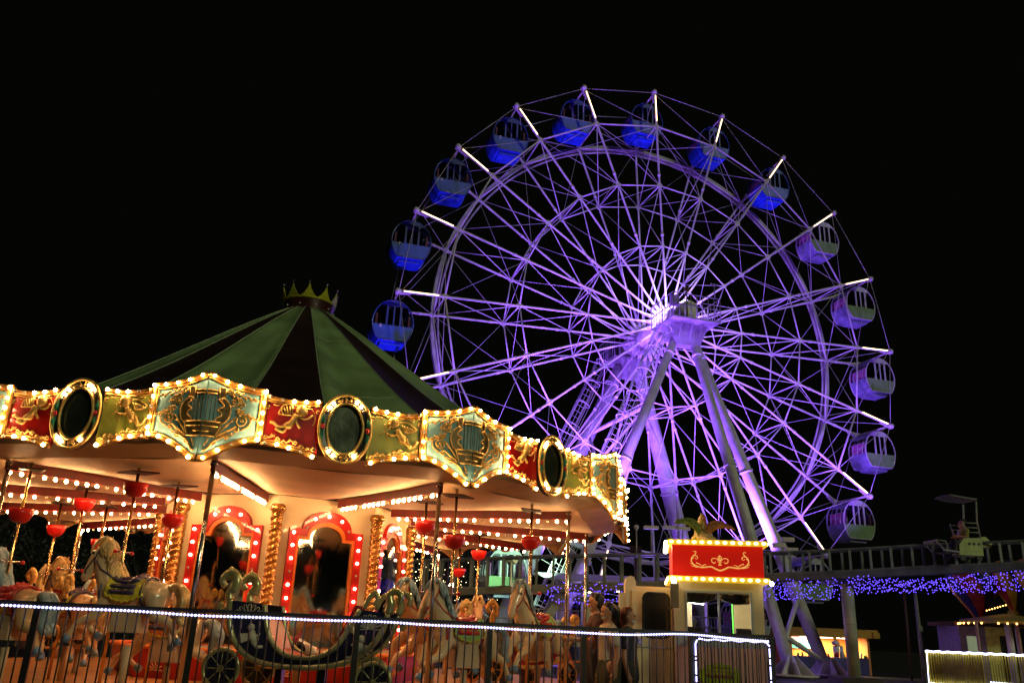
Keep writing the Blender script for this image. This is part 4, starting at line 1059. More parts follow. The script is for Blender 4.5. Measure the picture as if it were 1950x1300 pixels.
# ================================================================== black fence with rope light
FA0 = at(-30, 1139, 8.2); FA1 = at(1468, 1211, 10.6); FA0.z = FA1.z = 1.255
fdir = (FA1-FA0); FLn = fdir.length; fdir.normalize(); fz = Vector((0, 0, 1)); fout = Vector((fdir.y, -fdir.x, 0))
fence = empty('iron_fence', (FA0.x, FA0.y, 0), atan2(fdir.y, fdir.x), 'long black iron bar fence with white rope light along its top rail before the carousel', 'fence')
MB().bb((0, -.02, 1.225), (FLn, .02, 1.26)).build('top_rail', m_fence, fence); MB().bb((0, -.018, .14), (FLn, .018, .17)).build('bottom_rail', m_fence, fence)
def fx(px, py=1160):
    best = None
    for i in range(800):
        p = FA0+fdir*(FLn*i/800); d = p-Vector((0, 0, CAM_Z)); x = 975+F_PX*d.dot(cR)/d.dot(cF)
        if best is None or abs(x-px) < best[0]: best = (abs(x-px), FLn*i/800)
    return best[1]
posts = [fx(p) for p in (74, 374, 682, 934, 1112, 1316, 1471)]
for p in posts: MB().bb((p-.028, -.028, 0), (p+.028, .028, 1.25)).build('post', m_fence, fence)
x = 0; i = 0; rb_ = random.Random(2)
edges = [0]+posts
for a, b in zip(edges, edges[1:]):
    m = MB(); n_ = max(1, round((b-a)/.088))
    for i in range(1, n_): q = a+(b-a)*i/n_; m.cyl((q, 0, .15), (q+rb_.uniform(-.004, .004), 0, 1.23), .0075, n=6)
    m.build('bar_panel', m_fence, fence)
m = MB(); n_ = int(FLn/.034); w_ = lambda s: 1.205+.006*sin(s*2.1)+.004*sin(s*5.3+1)-(.018*sin((s-5.6)*2.6) if s > 5.6 else 0)
for i in range(n_): s = i*.034; m.ball((s, -.036, w_(s)), .0125, 6)

rope = m.build('rope_light', m_rope, fence)
MB().tube([(i*.05, -.036, w_(i*.05)) for i in range(int(FLn/.05))], .006, 5).build('rope_tube', mat('clear_rope_tube', (.6, .6, .75), .3, emit=(.4, .4, 1), estr=1.2), rope)
# rope light round the gate panel
gx0, gx1 = posts[-2]+.03, posts[-1]-.05; pts = []
for i in range(26): pts.append((gx0, 1.13-.04*i))
pts = pts[::-1]
pts += [(gx0+.02, 1.165), (gx0+.05, 1.185)]; n_ = int((gx1-gx0)/.03)
for i in range(2, n_-1): pts.append((gx0+.03*i, 1.180+.006*sin(i*.9)))
pts += [(gx1-.03, 1.17), (gx1, 1.14)]
for i in range(26): pts.append((gx1+.0, 1.10-.04*i))
m = MB()
for (a, c), (b, d) in zip(pts, pts[1:]):
    L_ = sqrt((b-a)**2+(d-c)**2); k = max(1, int(L_/.02))
    for j in range(k): m.ball((a+(b-a)*j/k, -.045, c+(d-c)*j/k), .0105, 6)
m.build('rope_light', m_rope, fence)
# return leg going back beside the booth
m = MB(); m.bb((FLn-.0, .03, 1.225), (FLn+.03, 2.2, 1.26))
for i in range(1, 24): m.cyl((FLn+.015, .09*i, .15), (FLn+.015, .09*i, 1.23), .0075, n=6)
m.build('side_panel', m_fence, fence)
# ================================================================== operator booth
m_booth = mat('cream_booth_paint', (.82, .68, .42), .5, 0, .1, 2, .05)
m_booth_p = mat('faded_pink_panel', (.78, .42, .38), .5, 0, .15, 2)
m_booth_g = mat('grey_blue_sill_paint', (.42, .46, .50), .5, 0, .1, 3)
m_red_sign = mat('glowing_red_sign_face', (.70, .022, .012), .35, emit=(.9, .012, .006), estr=.30)  # mild emission added to brighten the red face
m_ytrim = mat('yellow_trim_paint', (.85, .50, .04), .4, 0, .08, 4); m_ylit = mat('glowing_yellow_trim', (.9, .6, .05), .4, emit=(1, .62, .04), estr=.6)  # emission put into the trim to brighten it around its bulbs
m_fleur = mat('glowing_gold_sign_paint', (.80, .48, .10), .4, emit=(1, .62, .16), estr=.55)  # emission added so the gold is not dark against the glowing red
m_amber = mat('amber_bulb', (1, .9, .6), .3, emit=(1.0, .74, .22), estr=11)
m_dkin = mat('dark_interior', (.05, .035, .03), .7, 0, .2, 3)
BP0 = at(1285, 1110, 12.3); BP1 = at(1449, 1110, 12.3); BW = BP1.x-BP0.x; bx = (BP0.x+BP1.x)/2
zs0, zs1 = at(1366, 1098, 12.2).z, at(1366, 1038, 12.2).z
booth = empty('operator_booth', (bx, 12.3, 0), radians(-9), 'cream operator booth topped by a bulb-edged red sign box with a golden fleur-de-lis', 'booth')
hw = BW/2; D = 1.1
def bpz(py, Y=12.3): return at(1366, py, Y).z
zt = zs0-.07; zsill = bpz(1208); zwt = bpz(1125)
m = MB()
m.bb((-hw, 0, zsill), (-hw+.15, .05, zt)); m.bb((hw-.15, 0, zsill), (hw, .05, zt)); m.bb((-hw+.15, 0, zwt), (hw-.15, .05, zt))
m.bb((-hw, .05, .05), (-hw+.04, D, zt)); m.bb((hw-.04, .05, .05), (hw, D, zt))
m.bb((-hw+.04, D-.04, .05), (hw-.04, D, 1.0)); m.bb((-hw+.04, D-.04, 1.0), (-hw+.3, D, zt)); m.bb((hw-.3, D-.04, 1.0), (hw-.04, D, zt))
m.bb((-hw+.04, .05, zt-.04), (hw-.04, D, zt)); m.bb((-hw+.04, .05, .02), (hw-.04, D-.04, .06))
m.build('wall', m_booth, booth)
m = MB(); m.bb((-hw, -.004, .05), (hw, .05, zsill-.16)); low = m.build('lower_panel', m_booth_p, booth)
MB().bb((-hw, -.006, zsill-.16), (hw, .05, zsill)).build('sill_band', m_booth_g, booth)
m = MB()
wx0, wx1 = -hw+.15, hw-.15
for x in (wx0, -.01, wx1-.025): m.bb((x, -.012, zsill), (x+.025, .055, zwt))
m.bb((wx0+.025, -.012, zwt-.025), (wx1-.025, .055, zwt)); m.bb((wx0+.025, -.012, zsill), (wx1-.025, .055, zsill+.02))
wf = m.build('window_frame', m_booth_g, booth)
MB().bb((wx0+.025, .02, zsill+.02), (wx1-.025, .024, zwt-.025)).build('window_pane', m_glass, wf)
m = MB()
for s, xa, xb in ((0, wx0+.03, -.02), (1, .02, wx1-.03)):
    for j in range(5): m.tube([(xa+(xb-xa)*i/12, .09+.012*sin(i*2+j), zwt-.035-.028*j-(.0 if s else 0)-.05*(1-abs(i/6-1))*(j/5)-((i/12 if s == 0 else 1-i/12)*-.03*j/2)) for i in range(13)], .017, 6)
m.build('curtain', mat('tan_curtain', (.40, .27, .13), .8, 0, .2, 12, .2), booth)
m = MB(); m.bb((-hw+.1, .12, zsill-.03), (hw-.1, .5, zsill)); m.bb((-hw+.18, .3, zsill), (-hw+.36, .4, zsill+.10)); m.bb((.25, .2, zsill), (.5, .35, zsill+.1)); m.build('counter', m_dkin, booth)
pl_ = bpy.data.lights.new('booth_fill_light', 'POINT'); pl_.energy = 14; pl_.color = (1, .95, .75); pl_.shadow_soft_size = .12  # added point lamp, set forward of the tube to light the curtains
po_ = bpy.data.objects.new('booth_fill_light', pl_); COL.objects.link(po_); po_.parent = booth; po_.location = (.05, .38, zwt-.25)
MB().cyl((-.15, .9, zwt-.14), (-.42, .75, zwt-.12), .014).build('ceiling_tube_lamp', mat('tube_lamp', (1, 1, 1), .3, emit=(.95, 1, .8), estr=60), booth)
MB().cyl((.26, .75, zsill), (.26, .75, zwt-.1), .008).build('green_light_tube', mat('green_tube', (.2, 1, .2), .3, emit=(.12, 1, .05), estr=3), booth)
# sign box
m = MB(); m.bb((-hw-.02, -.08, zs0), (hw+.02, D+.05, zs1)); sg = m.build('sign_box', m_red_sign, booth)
for z in (zs0-.07, zs1):
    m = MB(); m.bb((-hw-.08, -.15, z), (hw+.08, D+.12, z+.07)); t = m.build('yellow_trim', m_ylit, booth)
    m = MB()
    for i in range(13): m.ball((-hw-.03+(BW+.06)*i/12, -.150, z+.035), .025, 8, sc=(1.2, .5, .8))
    for i in range(8): m.ball((-hw-.088, -.05+D*i/7, z+.035), .026, 8, sc=(.55, 1, 1)); m.ball((hw+.088, -.05+D*i/7, z+.035), .026, 8, sc=(.55, 1, 1))
    m.build('bulb_string', m_amber, t)
SG = affine((0, 670), (1300, 0), (0, 530), BW+.04, zs1, zs1-zs0, -hw-.02)
def SF(u, v, w): return Vector((u, -.082-w, v))
m = MB()
def sline(pts, r, mirror=True, n=4):
    q = cr([(SG(*p)[0], SG(*p)[1], 0) for p in pts], n); rs = [r[0]+(r[1]-r[0])*i/(len(q)-1) for i in range(len(q))] if isinstance(r, tuple) else r
    c0 = SG(683, 0)[0]
    for s in ((0, 1) if mirror else (0,)):
        m.tube([SF((2*c0-p.x) if s else p.x, p.y, .002) for p in q], rs, 6, sq=.5)
sline([(305, 780), (335, 775), (345, 800), (320, 840), (285, 880), (275, 940), (300, 990), (350, 1025), (420, 1045), (500, 1035), (560, 1030), (620, 1065), (683, 1090)], (.006, .018))
sline([(300, 850), (350, 850), (368, 885), (345, 905), (325, 885)], (.010, .004)); sline([(255, 975), (300, 1000), (350, 1040)], (.004, .010)); sline([(270, 1020), (310, 1030), (360, 1045)], (.004, .009))
sline([(345, 970), (390, 990), (440, 1030)], (.010, .005)); sline([(440, 1025), (455, 1000), (490, 1000)], (.008, .004)); sline([(270, 940), (290, 900), (310, 880)], (.004, .008))
sline([(683, 835), (660, 870), (665, 910), (683, 930)], (.004, .012)); sline([(683, 835), (683, 925)], (.008, .012), False)
sline([(655, 925), (640, 895), (600, 885), (565, 910), (575, 955), (605, 968), (620, 945)], (.006, .010)); sline([(650, 945), (715, 945)], (.006, .006), False); sline([(683, 960), (665, 1000)], (.008, .008)); sline([(660, 1000), (705, 1000)], (.007, .007), False)
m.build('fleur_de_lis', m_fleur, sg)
# side lamps and loudspeaker on the left of the sign
lm = mat('white_hot_lamp', (1, 1, .9), .3, emit=(1, .85, .6), estr=26)
MB().bb((-hw-.06, -.30, bpz(1160)), (-hw+.05, -.10, bpz(1115)-.0)).bb((-hw-.10, -.26, bpz(1164)), (-hw-.04, -.2, bpz(1158))).build('loudspeaker', mat('weathered_speaker', (.28, .22, .14), .6, 0, .2, 6), booth)
MB().ball((-hw-.01, -.22, bpz(1110)), .035, 8, sc=(1, 1, 1.6)).ball((hw+.11, -.12, bpz(1109)), .03, 8).build('corner_lamp', lm, booth)
MB().cyl((-hw-.11, .05, bpz(1052)), (-hw-.09, .3, bpz(1030)), .03).build('tube_lamp', lm, booth)
# oval emblem on the lower panel
oz = bpz(1286)
def OF(u, v, w): return Vector((u, -.006-w, v))
m = MB(); oc = (-.02, oz); pp = [(oc[0]+.27*(1+.07*abs(cos(6*2*pi*i/60)))*cos(2*pi*i/60), oc[1]+.15*(1+.10*abs(cos(6*2*pi*i/60)))*sin(2*pi*i/60)) for i in range(60)]
m.prism(pp, OF, 0, .01); em = m.build('oval_emblem', mat('lime_emblem_paint', (.42, .50, .02), .5), low)
m = MB()
for j, (z_, a_) in enumerate(((.055, .012), (.0, .035))):
    q = [(oc[0]-.19+.38*i/40, oc[1]+z_+a_*sin(i*1.35+j)*(1-.4*(i % 3 == 0))) for i in range(41)]; m.tube([OF(u, v, .012) for u, v in q], .004 if j == 0 else .007, 5)
m.tube([OF(oc[0]+.16, oc[1]-.02, .012), OF(oc[0]+.2, oc[1]+.06, .012), OF(oc[0]+.17, oc[1]+.10, .012), OF(oc[0]-.1, oc[1]+.11, .012)], .006, 5)
m.build('lettering_scroll', mat('red_script_paint', (.35, .04, .01), .5), em)

# cream cabin with a rounded-window door beside the booth
c0, c1 = at(1207, 1120, 12.75), at(1281, 1120, 12.75)
cab = empty('door_cabin', ((c0.x+c1.x)/2, 12.75, 0), 0, 'narrow cream cabin with round-cornered door window joined to the left of the booth', 'cabin')
cw = (c1.x-c0.x)/2; cz = at(1240, 1116, 12.75).z
m = MB(); m.bb((-cw, .03, .03), (cw, .9, cz)); m.build('wall', m_booth, cab)
def rrect(u0_, v0_, u1_, v1_, r, n=5):
    o = []
    for cx_, cy_, a in ((u1_-r, v1_-r, 0), (u0_+r, v1_-r, 90), (u0_+r, v0_+r, 180), (u1_-r, v0_+r, 270)):
        for i in range(n+1): q = radians(a+90*i/n); o.append((cx_+r*cos(q), cy_+r*sin(q)))
    return o
dz0, dz1 = at(1240, 1204, 12.75).z, at(1240, 1128, 12.75).z
m = MB(); m.bb((-cw+.02, -.02, .05), (cw-.02, .028, cz-.03)); dr_ = m.build('door', m_booth, cab)
DF = lambda u, v, w: Vector((u, -.02-w, v))
m = MB(); o_ = rrect(-cw+.13, dz0-.06, cw-.06, dz1, .09); m.tube([DF(u, v, 0) for u, v in o_], .016, 6, closed=True); m.build('window_gasket', m_black, dr_)
m = MB(); m.add([DF(u, v, .004) for u, v in rrect(-cw+.14, dz0-.05, cw-.07, dz1-.01, .085)], [tuple(range(24))]); m.build('window', mat('dark_reflective_glass', (.06, .07, .08), .05, .6, .2, 2), dr_)
m = MB(); m.bb((-cw+.03, -.034, dz0-.20), (cw-.03, -.022, dz0-.19)); m.bb((-cw+.05, -.05, dz0-.16), (-cw+.10, -.02, dz0-.08)); m.build('handle', m_steel, dr_)
m = MB(); p0 = at(1201, 1098, 12.55); gp = empty('gate_post', (p0.x, 12.55, 0), 0, 'tall cream post with rounded top left of the cabin door', 'post')
m.prism([(-.075, .03), (.075, .03), (.075, p0.z-.06), (.05, p0.z), (.0, p0.z+.02), (-.06, p0.z-.01), (-.075, p0.z-.08)], lambda u, v, w: Vector((u, w, v)), 0, .18); m.bb((.02, -.04, .03), (.075, -.002, p0.z-.18)); m.bb((-.16, .02, .03), (-.078, .12, p0.z-.22)); m.build('post_body', m_booth, gp)

# winged horse on top of the booth
zb_ = zs1+.07; pg = empty('winged_horse_statue', (bx-.08, 12.75, zb_-.10), radians(-68), 'winged horse statue with mossy green and brown wings rearing on the booth roof', 'statue')
pg.scale = (.8, .8, .8)
m_pg = mat('weathered_cream_plaster', (.50, .42, .22), .5, 0, .2, 9, .2); 
fuse('body', grow([([(.25, 0, .12), (.05, 0, .22), (-.10, 0, .34)], [.13, .13, .12]), ([(-.08, 0, .34), (-.06, 0, .50), (-.02, 0, .62)], [.09, .062, .05]), ([(-.01, 0, .64), (-.09, 0, .58), (-.15, 0, .53)], [.045, .035, .025]),
    ([(-.12, .05, .30), (-.28, .06, .32), (-.26, .06, .18)], [.055, .032, .022]), ([(-.12, -.05, .30), (-.25, -.06, .24), (-.32, -.06, .13), (-.27, -.06, .06)], [.055, .032, .022, .02]), ([(.28, .08, .1), (.2, .09, -.0)], [.08, .04]), ([(.28, -.08, .1), (.2, -.09, -.0)], [.08, .04]),
    ([(0, .03, .66), (0, .035, .71)], [.016, .006]), ([(0, -.03, .66), (0, -.035, .71)], [.016, .006])]), m_pg, pg, .012, 3)
for s, mt_ in ((-1, mat('mossy_green_wing', (.16, .22, .04), .5, 0, .3, 12, .3)), (1, mat('rusty_brown_wing', (.30, .11, .035), .5, 0, .3, 12, .3))):
    m = MB()
    E_ = cr([(0, s*.05, .38), (.0, s*.17, .53), (.01, s*.36, .56), (.03, s*.62, .50)], 6)
    for i in range(len(E_)-1):
        t = i/(len(E_)-2); L_ = .20*(1-.65*t)
        for q_ in (0, .5): e = E_[i].lerp(E_[i+1], q_); m.tube([e, e+Vector((.02, s*.02, -L_*.55)), e+Vector((.03, s*(.03+.05*t), -L_))], [.020, .026, .006], 5, sq=.5)
    m.tube(E_, [.035-.022*i/(len(E_)-1) for i in range(len(E_))], 6)
    m.build('wing', mt_, pg)
m = MB()
for i in range(7): m.tube([(.03+.015*i, 0, .64-.04*i), (.09+.01*i, 0, .60-.05*i)], [.03, .012], 5)
m.build('mane', mat('brown_mane_paint', (.22, .09, .03), .5, 0, .2, 9), pg)

# ================================================================== elevated cycle track
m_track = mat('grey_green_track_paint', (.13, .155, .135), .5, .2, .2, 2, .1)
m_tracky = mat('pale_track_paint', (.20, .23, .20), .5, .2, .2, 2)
TL = [(560, 1073, 1127, 34.0), (800, 1066, 1122, 31.4), (1100, 1056, 1112, 29.6), (1290, 1054, 1106, 28.6), (1450, 1052, 1093, 27.8), (1600, 1046, 1087, 27.0), (1760, 1037, 1078, 26.2), (1950, 1029, 1070, 25.2), (2200, 1018, 1062, 24.0)]
trk = empty('cycle_track', (0, 0, 0), 0, 'elevated grey ladder-railed sky cycle track crossing the picture below the wheel', 'track')
top = [at(a, b, Y) for a, b, c, Y in TL]; bot = [at(a, c, Y) for a, b, c, Y in TL]
for i in range(len(top)): bot[i] = Vector((top[i].x, top[i].y, bot[i].z))
nrm = Vector((.06, .998, 0))
for off, nm in ((Vector((0, 0, 0)), 'railing'), (nrm*.75, 'railing')):
    T = [p+off for p in cr(top, 8)]; B = [p+off for p in cr(bot, 8)]
    m = MB(); m.tube(T, .038, 6); m.tube(B, .04, 6)
    acc = 0; last = T[0]; step = .60
    L_ = 0
    for a, b, c, d in zip(T, T[1:], B, B[1:]):
        s_ = (b-a).length; 
        while L_ < s_:
            t = L_/s_; p = a.lerp(b, t); q = c.lerp(d, t); m.beam(q, p, .075, .03, up=(0, 1, 0)); L_ += step
        L_ -= s_
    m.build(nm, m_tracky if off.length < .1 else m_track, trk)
m = MB(); B = cr(bot, 8)
for o_, w_, h_ in ((.0, .10, .20), (.75, .10, .20)):
    for a, b in zip(B, B[1:]): m.beam(a+nrm*o_-Vector((0, 0, .12)), b+nrm*o_-Vector((0, 0, .12))+(b-a)*.004, w_, h_)
for i, (a, b) in enumerate(zip(B, B[1:])): m.beam(a-Vector((0, 0, .10)), a+nrm*.75-Vector((0, 0, .10)), .06, .08)
m.build('rail_beam', m_track, trk)
# support columns
for px, Y, r in ((1612, 27.5, .19), (1120, 30.2, .16), (700, 33.0, .16)):
    q = at(px, 1110, Y); zc = at(px, 1092 if px > 1500 else 1125, Y).z
    c = empty('track_column', (q.x, Y, 0), 0, {1612: 'pale round concrete column under the track right of the wheel feet', 1120: 'round track column behind the right carousel poles', 700: 'round track column hidden behind the mirrored carousel house'}[px], 'column', 'columns carrying the track')
    MB().tube([(0, 0, .3), (0, 0, zc-.3)], r, 20).cyl((0, 0, zc*.55), (0, 0, zc*.55+.03), r*1.06, n=20).build('shaft', mat('weathered_column_paint', (.42, .46, .30), .6, 0, .2, 1.2, .1), c)
    MB().bb((-.45, -.25, zc-.32), (.45, .9, zc-.20)).build('cap', m_track, c); MB().bb((-.6, -.6, 0), (.6, .6, .32)).build('plinth', mat('dark_concrete', (.05, .05, .045), .8, 0, .2, 2), c)
# second set: thin vertical lamp posts on the track carrying floods
for i, (px, py, kind_) in enumerate(((1212, 1010, 1), (1240, 1008, 2), (1276, 1008, 3), (1300, 1010, 4), (1490, 1042, 5))):
    Y = 29.0; q = at(px, py, Y); o = empty('lamp_fixture', (q.x, Y, q.z), 0, ['small round camera-like lamp on a thin post at the carousel edge', 'flat lilac floodlight, leftmost of the row behind the booth sign', 'flat lilac floodlight, second in the row behind the booth sign', 'flat lilac floodlight touching the sign box, third in the row', 'cluster of lamps at the right end of the red sign box'][i], 'lamp', 'lamps above the track')
    if kind_ == 1: MB().ball((0, 0, .12), .09, 8).cyl((0, 0, 0), (0, 0, .12), .03).build('head', m_white, o)
    elif kind_ == 5: MB().bb((-.3, -.1, 0), (.1, .1, .14)).bb((0, -.1, .2), (.4, .1, .34)).bb((-.2, -.1, -.3), (.3, .1, -.2)).bb((.1, -.1, -.12), (.5, .1, 0)).build('head', m_white, o)
    else: MB().bb((-.24, -.12, .02), (.24, .12, .12)).build('head', m_white, o)
    MB().cyl((0, 0, -.85 if kind_ < 5 else -1.3), (0, 0, .05), .022).build('post', m_wire, o)

# sky cycle with two riders
sq = at(1838, 1058, 25.8); cyc = empty('sky_cycle', (sq.x, 25.9, sq.z-.1), radians(3), 'pale green two-seat sky cycle with tilted canopy riding on the raised track', 'sky cycle')
m_cyc = mat('pale_green_cycle_paint', (.42, .56, .14), .4, 0, .12, 3); m_cycw = mat('grey_tube_paint', (.40, .42, .36), .4)
m = MB(); m.bb((-.30, -.35, .10), (.42, .35, .22))
m.prism([(-.30, .22), (.42, .22), (.42, .62), (-.12, .60), (-.30, .40)], lambda u, v, w: Vector((u, w, v)), -.36, -.32); m.prism([(-.30, .22), (.42, .22), (.42, .62), (-.12, .60), (-.30, .40)], lambda u, v, w: Vector((u, w, v)), .32, .36)
m.bb((-.1, -.32, .42), (.42, .32, .48)); m.build('car_body', m_cyc, cyc)
m = MB()
for x in (.02, .16, .32): m.cyl((x, -.37, .44), (x, -.355, .44), .045, n=10)
m.build('side_hole', m_black, cyc)
m = MB()
for y in (-.34, .34):
    m.tube([(-.30, y, .18), (-.78, y, .22), (-1.0, y, .50)], .030, 6); m.tube([(-.62, y, .26), (-.70, y, .48), (-1.0, y, .52)], .018, 6)
    m.tube([(.02, y, .62), (-.10, y, 1.10)], .025, 6); m.tube([(.40, y, .62), (.36, y, 1.15), (.42, y, 1.72)], .028, 6)
    for z in (.78, .92, 1.06): m.cyl((-.02, y, z), (.37, y, z), .016)
m.bb((-1.0, -.34, .46), (-.95, .34, .52)); m.build('frame', m_cycw, cyc)
m = MB(); m.prism([(-.42, -.42), (.0, -.46), (.44, -.38), (.48, 0), (.44, .38), (0, .46), (-.42, .42), (-.50, 0)], lambda u, v, w: Vector((u, v, 1.78+w+(.07 if u < 0 else -.05*u))), 0, .04); m.build('canopy', mat('grey_canopy', (.16, .19, .18), .5), cyc)
m = MB(); m.prism([(.40, .40), (.72, .36), (.80, .50), (.60, .68), (.42, .66)], lambda u, v, w: Vector((u, w, v)), -.28, .28); m.build('rear_box', m_cyc, cyc)
for x in (-.2, .3):
    for y in (-.3, .3): MB().cyl((x, y-.03, .03), (x, y+.03, .03), .09, n=12).build('wheel', m_black, cyc)
for (dx, dy, lab, sh) in ((-.02, -.17, 'seated rider in yellowish shirt on the sky cycle, arm stretched to the front bar', (.35, .33, .05)), (.10, .17, 'seated rider in white top on the far seat of the sky cycle', (.6, .62, .6))):
    person(lab, (cyc.location.x+dx+.05, 25.9+dy, cyc.location.z+.02), radians(3), 1.5, mat('rider_shirt_%d' % (dy > 0), sh, .7), mat('rider_trousers', (.05, .05, .07), .7), m_hairb, seated=True, arm=-1)

# ------------------------------------------------------------------ blue light net hanging under the track
m_blue = mat('blue_fairy_light', (.3, .2, 1), .3, emit=(.13, .065, 1.0), estr=3.2)
rl = random.Random(9)
def net(x0, x1, ytop, ybot, Y0, Y1, rows, lab, drop=.0, dens=1.0):
    m = MB(); n_ = int((x1-x0)/3.9*dens)
    mw_ = MB(); c = at((x0+x1)/2, ytop(0.5), (Y0+Y1)/2); root = empty('light_net', (0, 0, 0), 0, lab, 'fairy lights', 'blue fairy light nets')
    for r in range(rows):
        tr = r/(rows-1); prev = None
        for i in range(n_+1):
            t = i/n_; px = x0+(x1-x0)*t+rl.uniform(-3, 3); y = ytop(t)+(ybot(t)-ytop(t))*tr+rl.uniform(-3.2, 3.2)+2*sin(i*.5+r); Y = Y0+(Y1-Y0)*t+.5*sin(r*2)
            if rl.random() < drop: continue
            p = at(px, y, Y); m.ball(p, .015, 5)
            if prev is not None: mw_.tube([prev, p], .004, 3)
            prev = p
    tag(m.build('fairy_lights', m_blue, root), kind='stuff'); mw_.build('wire', m_fence, root)
net(1452, 1600, lambda t: 1106-2*t, lambda t: 1142-4*t, 26.6, 26.2, 9, 'blue fairy light net under the track right of the red booth sign', .42)
net(1615, 1880, lambda t: 1096+10*sin(pi*t)-4*t, lambda t: 1128-3*t, 26.0, 25.2, 8, 'dense blue fairy light net under the track left of the balloon ride', .22)
net(1880, 1960, lambda t: 1096-12*t, lambda t: 1124-4*t, 25.2, 24.8, 7, 'blue fairy light net at the right edge before the balloon ride', .25)
net(1040, 1200, lambda t: 1114, lambda t: 1146, 22.5, 22.0, 6, 'sparse blue fairy light net behind the people beside the carousel', .55)

# ================================================================== snack shop behind the wheel feet
S0 = at(1505, 1230, 41.0); S1 = at(1655, 1230, 41.0); shop = empty('snack_shop', ((S0.x+S1.x)/2, 41.0, 0), radians(-2), 'orange and yellow lit snack kiosk with navy counter seen between the wheel legs', 'kiosk')
w2_ = (S1.x-S0.x)/2; sz = lambda py: at(1600, py, 41.0).z
zr0, zr1, zc_ = sz(1213), sz(1197), sz(1251)
m = MB(); m.bb((-w2_, 2.5, 0), (w2_, 2.6, zr0)); m.bb((-w2_, .02, 0), (-w2_+.1, 2.5, zr0)); m.bb((w2_-.1, .02, 0), (w2_, 2.5, zr0)); m.build('wall', mat('orange_wall', (.75, .30, .06), .6, 0, .05, 2), shop)
m = MB(); m.bb((-w2_-.15, -.5, zr0), (w2_+.25, 2.7, zr1)); m.bb((w2_+.0, -.56, zr0+.02), (w2_+.30, -.5, zr1-.1)); m.build('roof', mat('yellow_fascia', (.50, .30, .03), .6, 0, .15, 2), shop)
m = MB(); m.bb((-w2_+.1, 0, 0), (w2_-.1, .5, zc_)); m.build('counter', mat('navy_counter', (.05, .05, .20), .5, 0, .1, 2), shop)
MB().bb((-w2_+.25, 2.40, zc_+.35), (.2, 2.46, zr0-.02)).build('menu_board', mat('menu_board_white', (.8, .8, .75), .5, emit=(1, .95, .8), estr=1.0), shop)
MB().bb((-w2_+.25, 2.36, zc_+.32), (.2, 2.39, zc_+.62)).build('turquoise_stripe', mat('turquoise_panel', (.1, .6, .6), .5), shop)
m = MB(); m.prism([(.30, zr0), (.45, zr0), (.85, zc_), (.70, zc_)], lambda u, v, w: Vector((u, .35+w, v)), 0, .08); m.build('yellow_post', m_ytrim, shop)
m = MB()
for i, (x, c_) in enumerate(((-1.4, 0), (-1.2, 1), (-.9, 0), (-.3, 1), (.0, 0), (1.5, 1), (1.65, 0), (1.75, 1), (1.35, 0))): m.cyl((x, .25, zc_), (x, .25, zc_+.12+.05*(i % 3)), .05, n=8, mi=i % 3)
m.build('goods', [mat('goods_green', (.05, .35, .08), .5), mat('goods_orange', (.8, .3, .03), .5), mat('goods_white', (.7, .7, .7), .5)], shop)
l = bpy.data.lights.new('shop_lamp', 'AREA'); l.energy = 320; l.size = 1.2; l.size_y = 1; l.shape = 'RECTANGLE'; l.color = (1, .78, .42)
lo = bpy.data.objects.new('shop_lamp', l); COL.objects.link(lo); lo.location = (shop.location.x+.3, 41.0+1.3, zr0-.05)
MB().bb((-.9, 1.0, zr0-.04), (1.5, 1.5, zr0-.003)).build('ceiling_lamp', mat('shop_lamp_face', (1, 1, 1), .4, emit=(1, .8, .5), estr=6), shop)
sp_ = at(1608, 1240, 40.4); fgx = empty('cup_display', (sp_.x-.05, 40.6, zc_), 0, 'white and red bundle of cups and hats standing on the kiosk counter', 'display')
MB().cyl((0, 0, 0), (0, 0, .5), .10, .08).ball((-.25, 0, .62), .2, 10, sc=(1, .8, .6)).ball((.02, 0, .95), .12, 10).cyl((-.25, 0, 0), (-.25, 0, .5), .12, .15).build('cups', mat('white_cup', (.75, .75, .8), .4), fgx)
MB().cyl((-.28, -.12, .02), (-.28, -.12, .22), .1).ball((-.3, -.16, .5), .05).build('red_cup', m_sadr, fgx)

# ================================================================== right side: fence with rope light, balloon ride, hut, lamp post
m_goldc = mat('gold_curtain', (.42, .34, .012), .5, .2, .2, 3, .1)
q0, q1 = at(1763, 1240, 29.5), at(2020, 1241, 27.0); q0.z = q1.z = 0
rf = empty('ride_fence', (q0.x, q0.y, 0), atan2(q1.y-q0.y, q1.x-q0.x), 'dull gold bar fence outlined in white rope light at the lower right', 'fence'); RL = (q1-q0).length
zt_ = at(1763, 1239, 29.5).z; m = MB()
for i in range(int(RL/.075)):
    xx = i*.075; m.cyl((xx, 0, .1), (xx, 0, zt_), .018 if i > 22 else .034, n=5)
m.build('bar_panel', m_goldc, rf)
m = MB()
for z, r in ((zt_, .030), (.18, .022)): m.tube([(RL*i/60, -.05, z+.012*sin(i*1.3)+(0 if z > .5 else -.08*i/60)) for i in range(61)], r, 6)
m.tube([(0, -.05, .2), (.04, -.05, zt_)], .014, 6); m.tube([(RL*.45+RL*.55*i/20, .25, .32-.05*i/20) for i in range(21)], .018, 6)
m.build('rope_light', mat('far_rope_light', (1, 1, 1), .3, emit=(.70, .70, 1), estr=5), rf)
bal = at(1868, 1190, 33.0); m_bc = [mat('balloon_red', (.42, .05, .03), .35, 0, .15, 3, 0, .3), mat('balloon_orange', (.75, .28, .02), .35, 0, .15, 3, 0, .3), mat('balloon_navy', (.03, .035, .12), .35, 0, .15, 3, 0, .3), mat('balloon_yellow', (.70, .45, .03), .35, 0, .15, 3, 0, .3)]
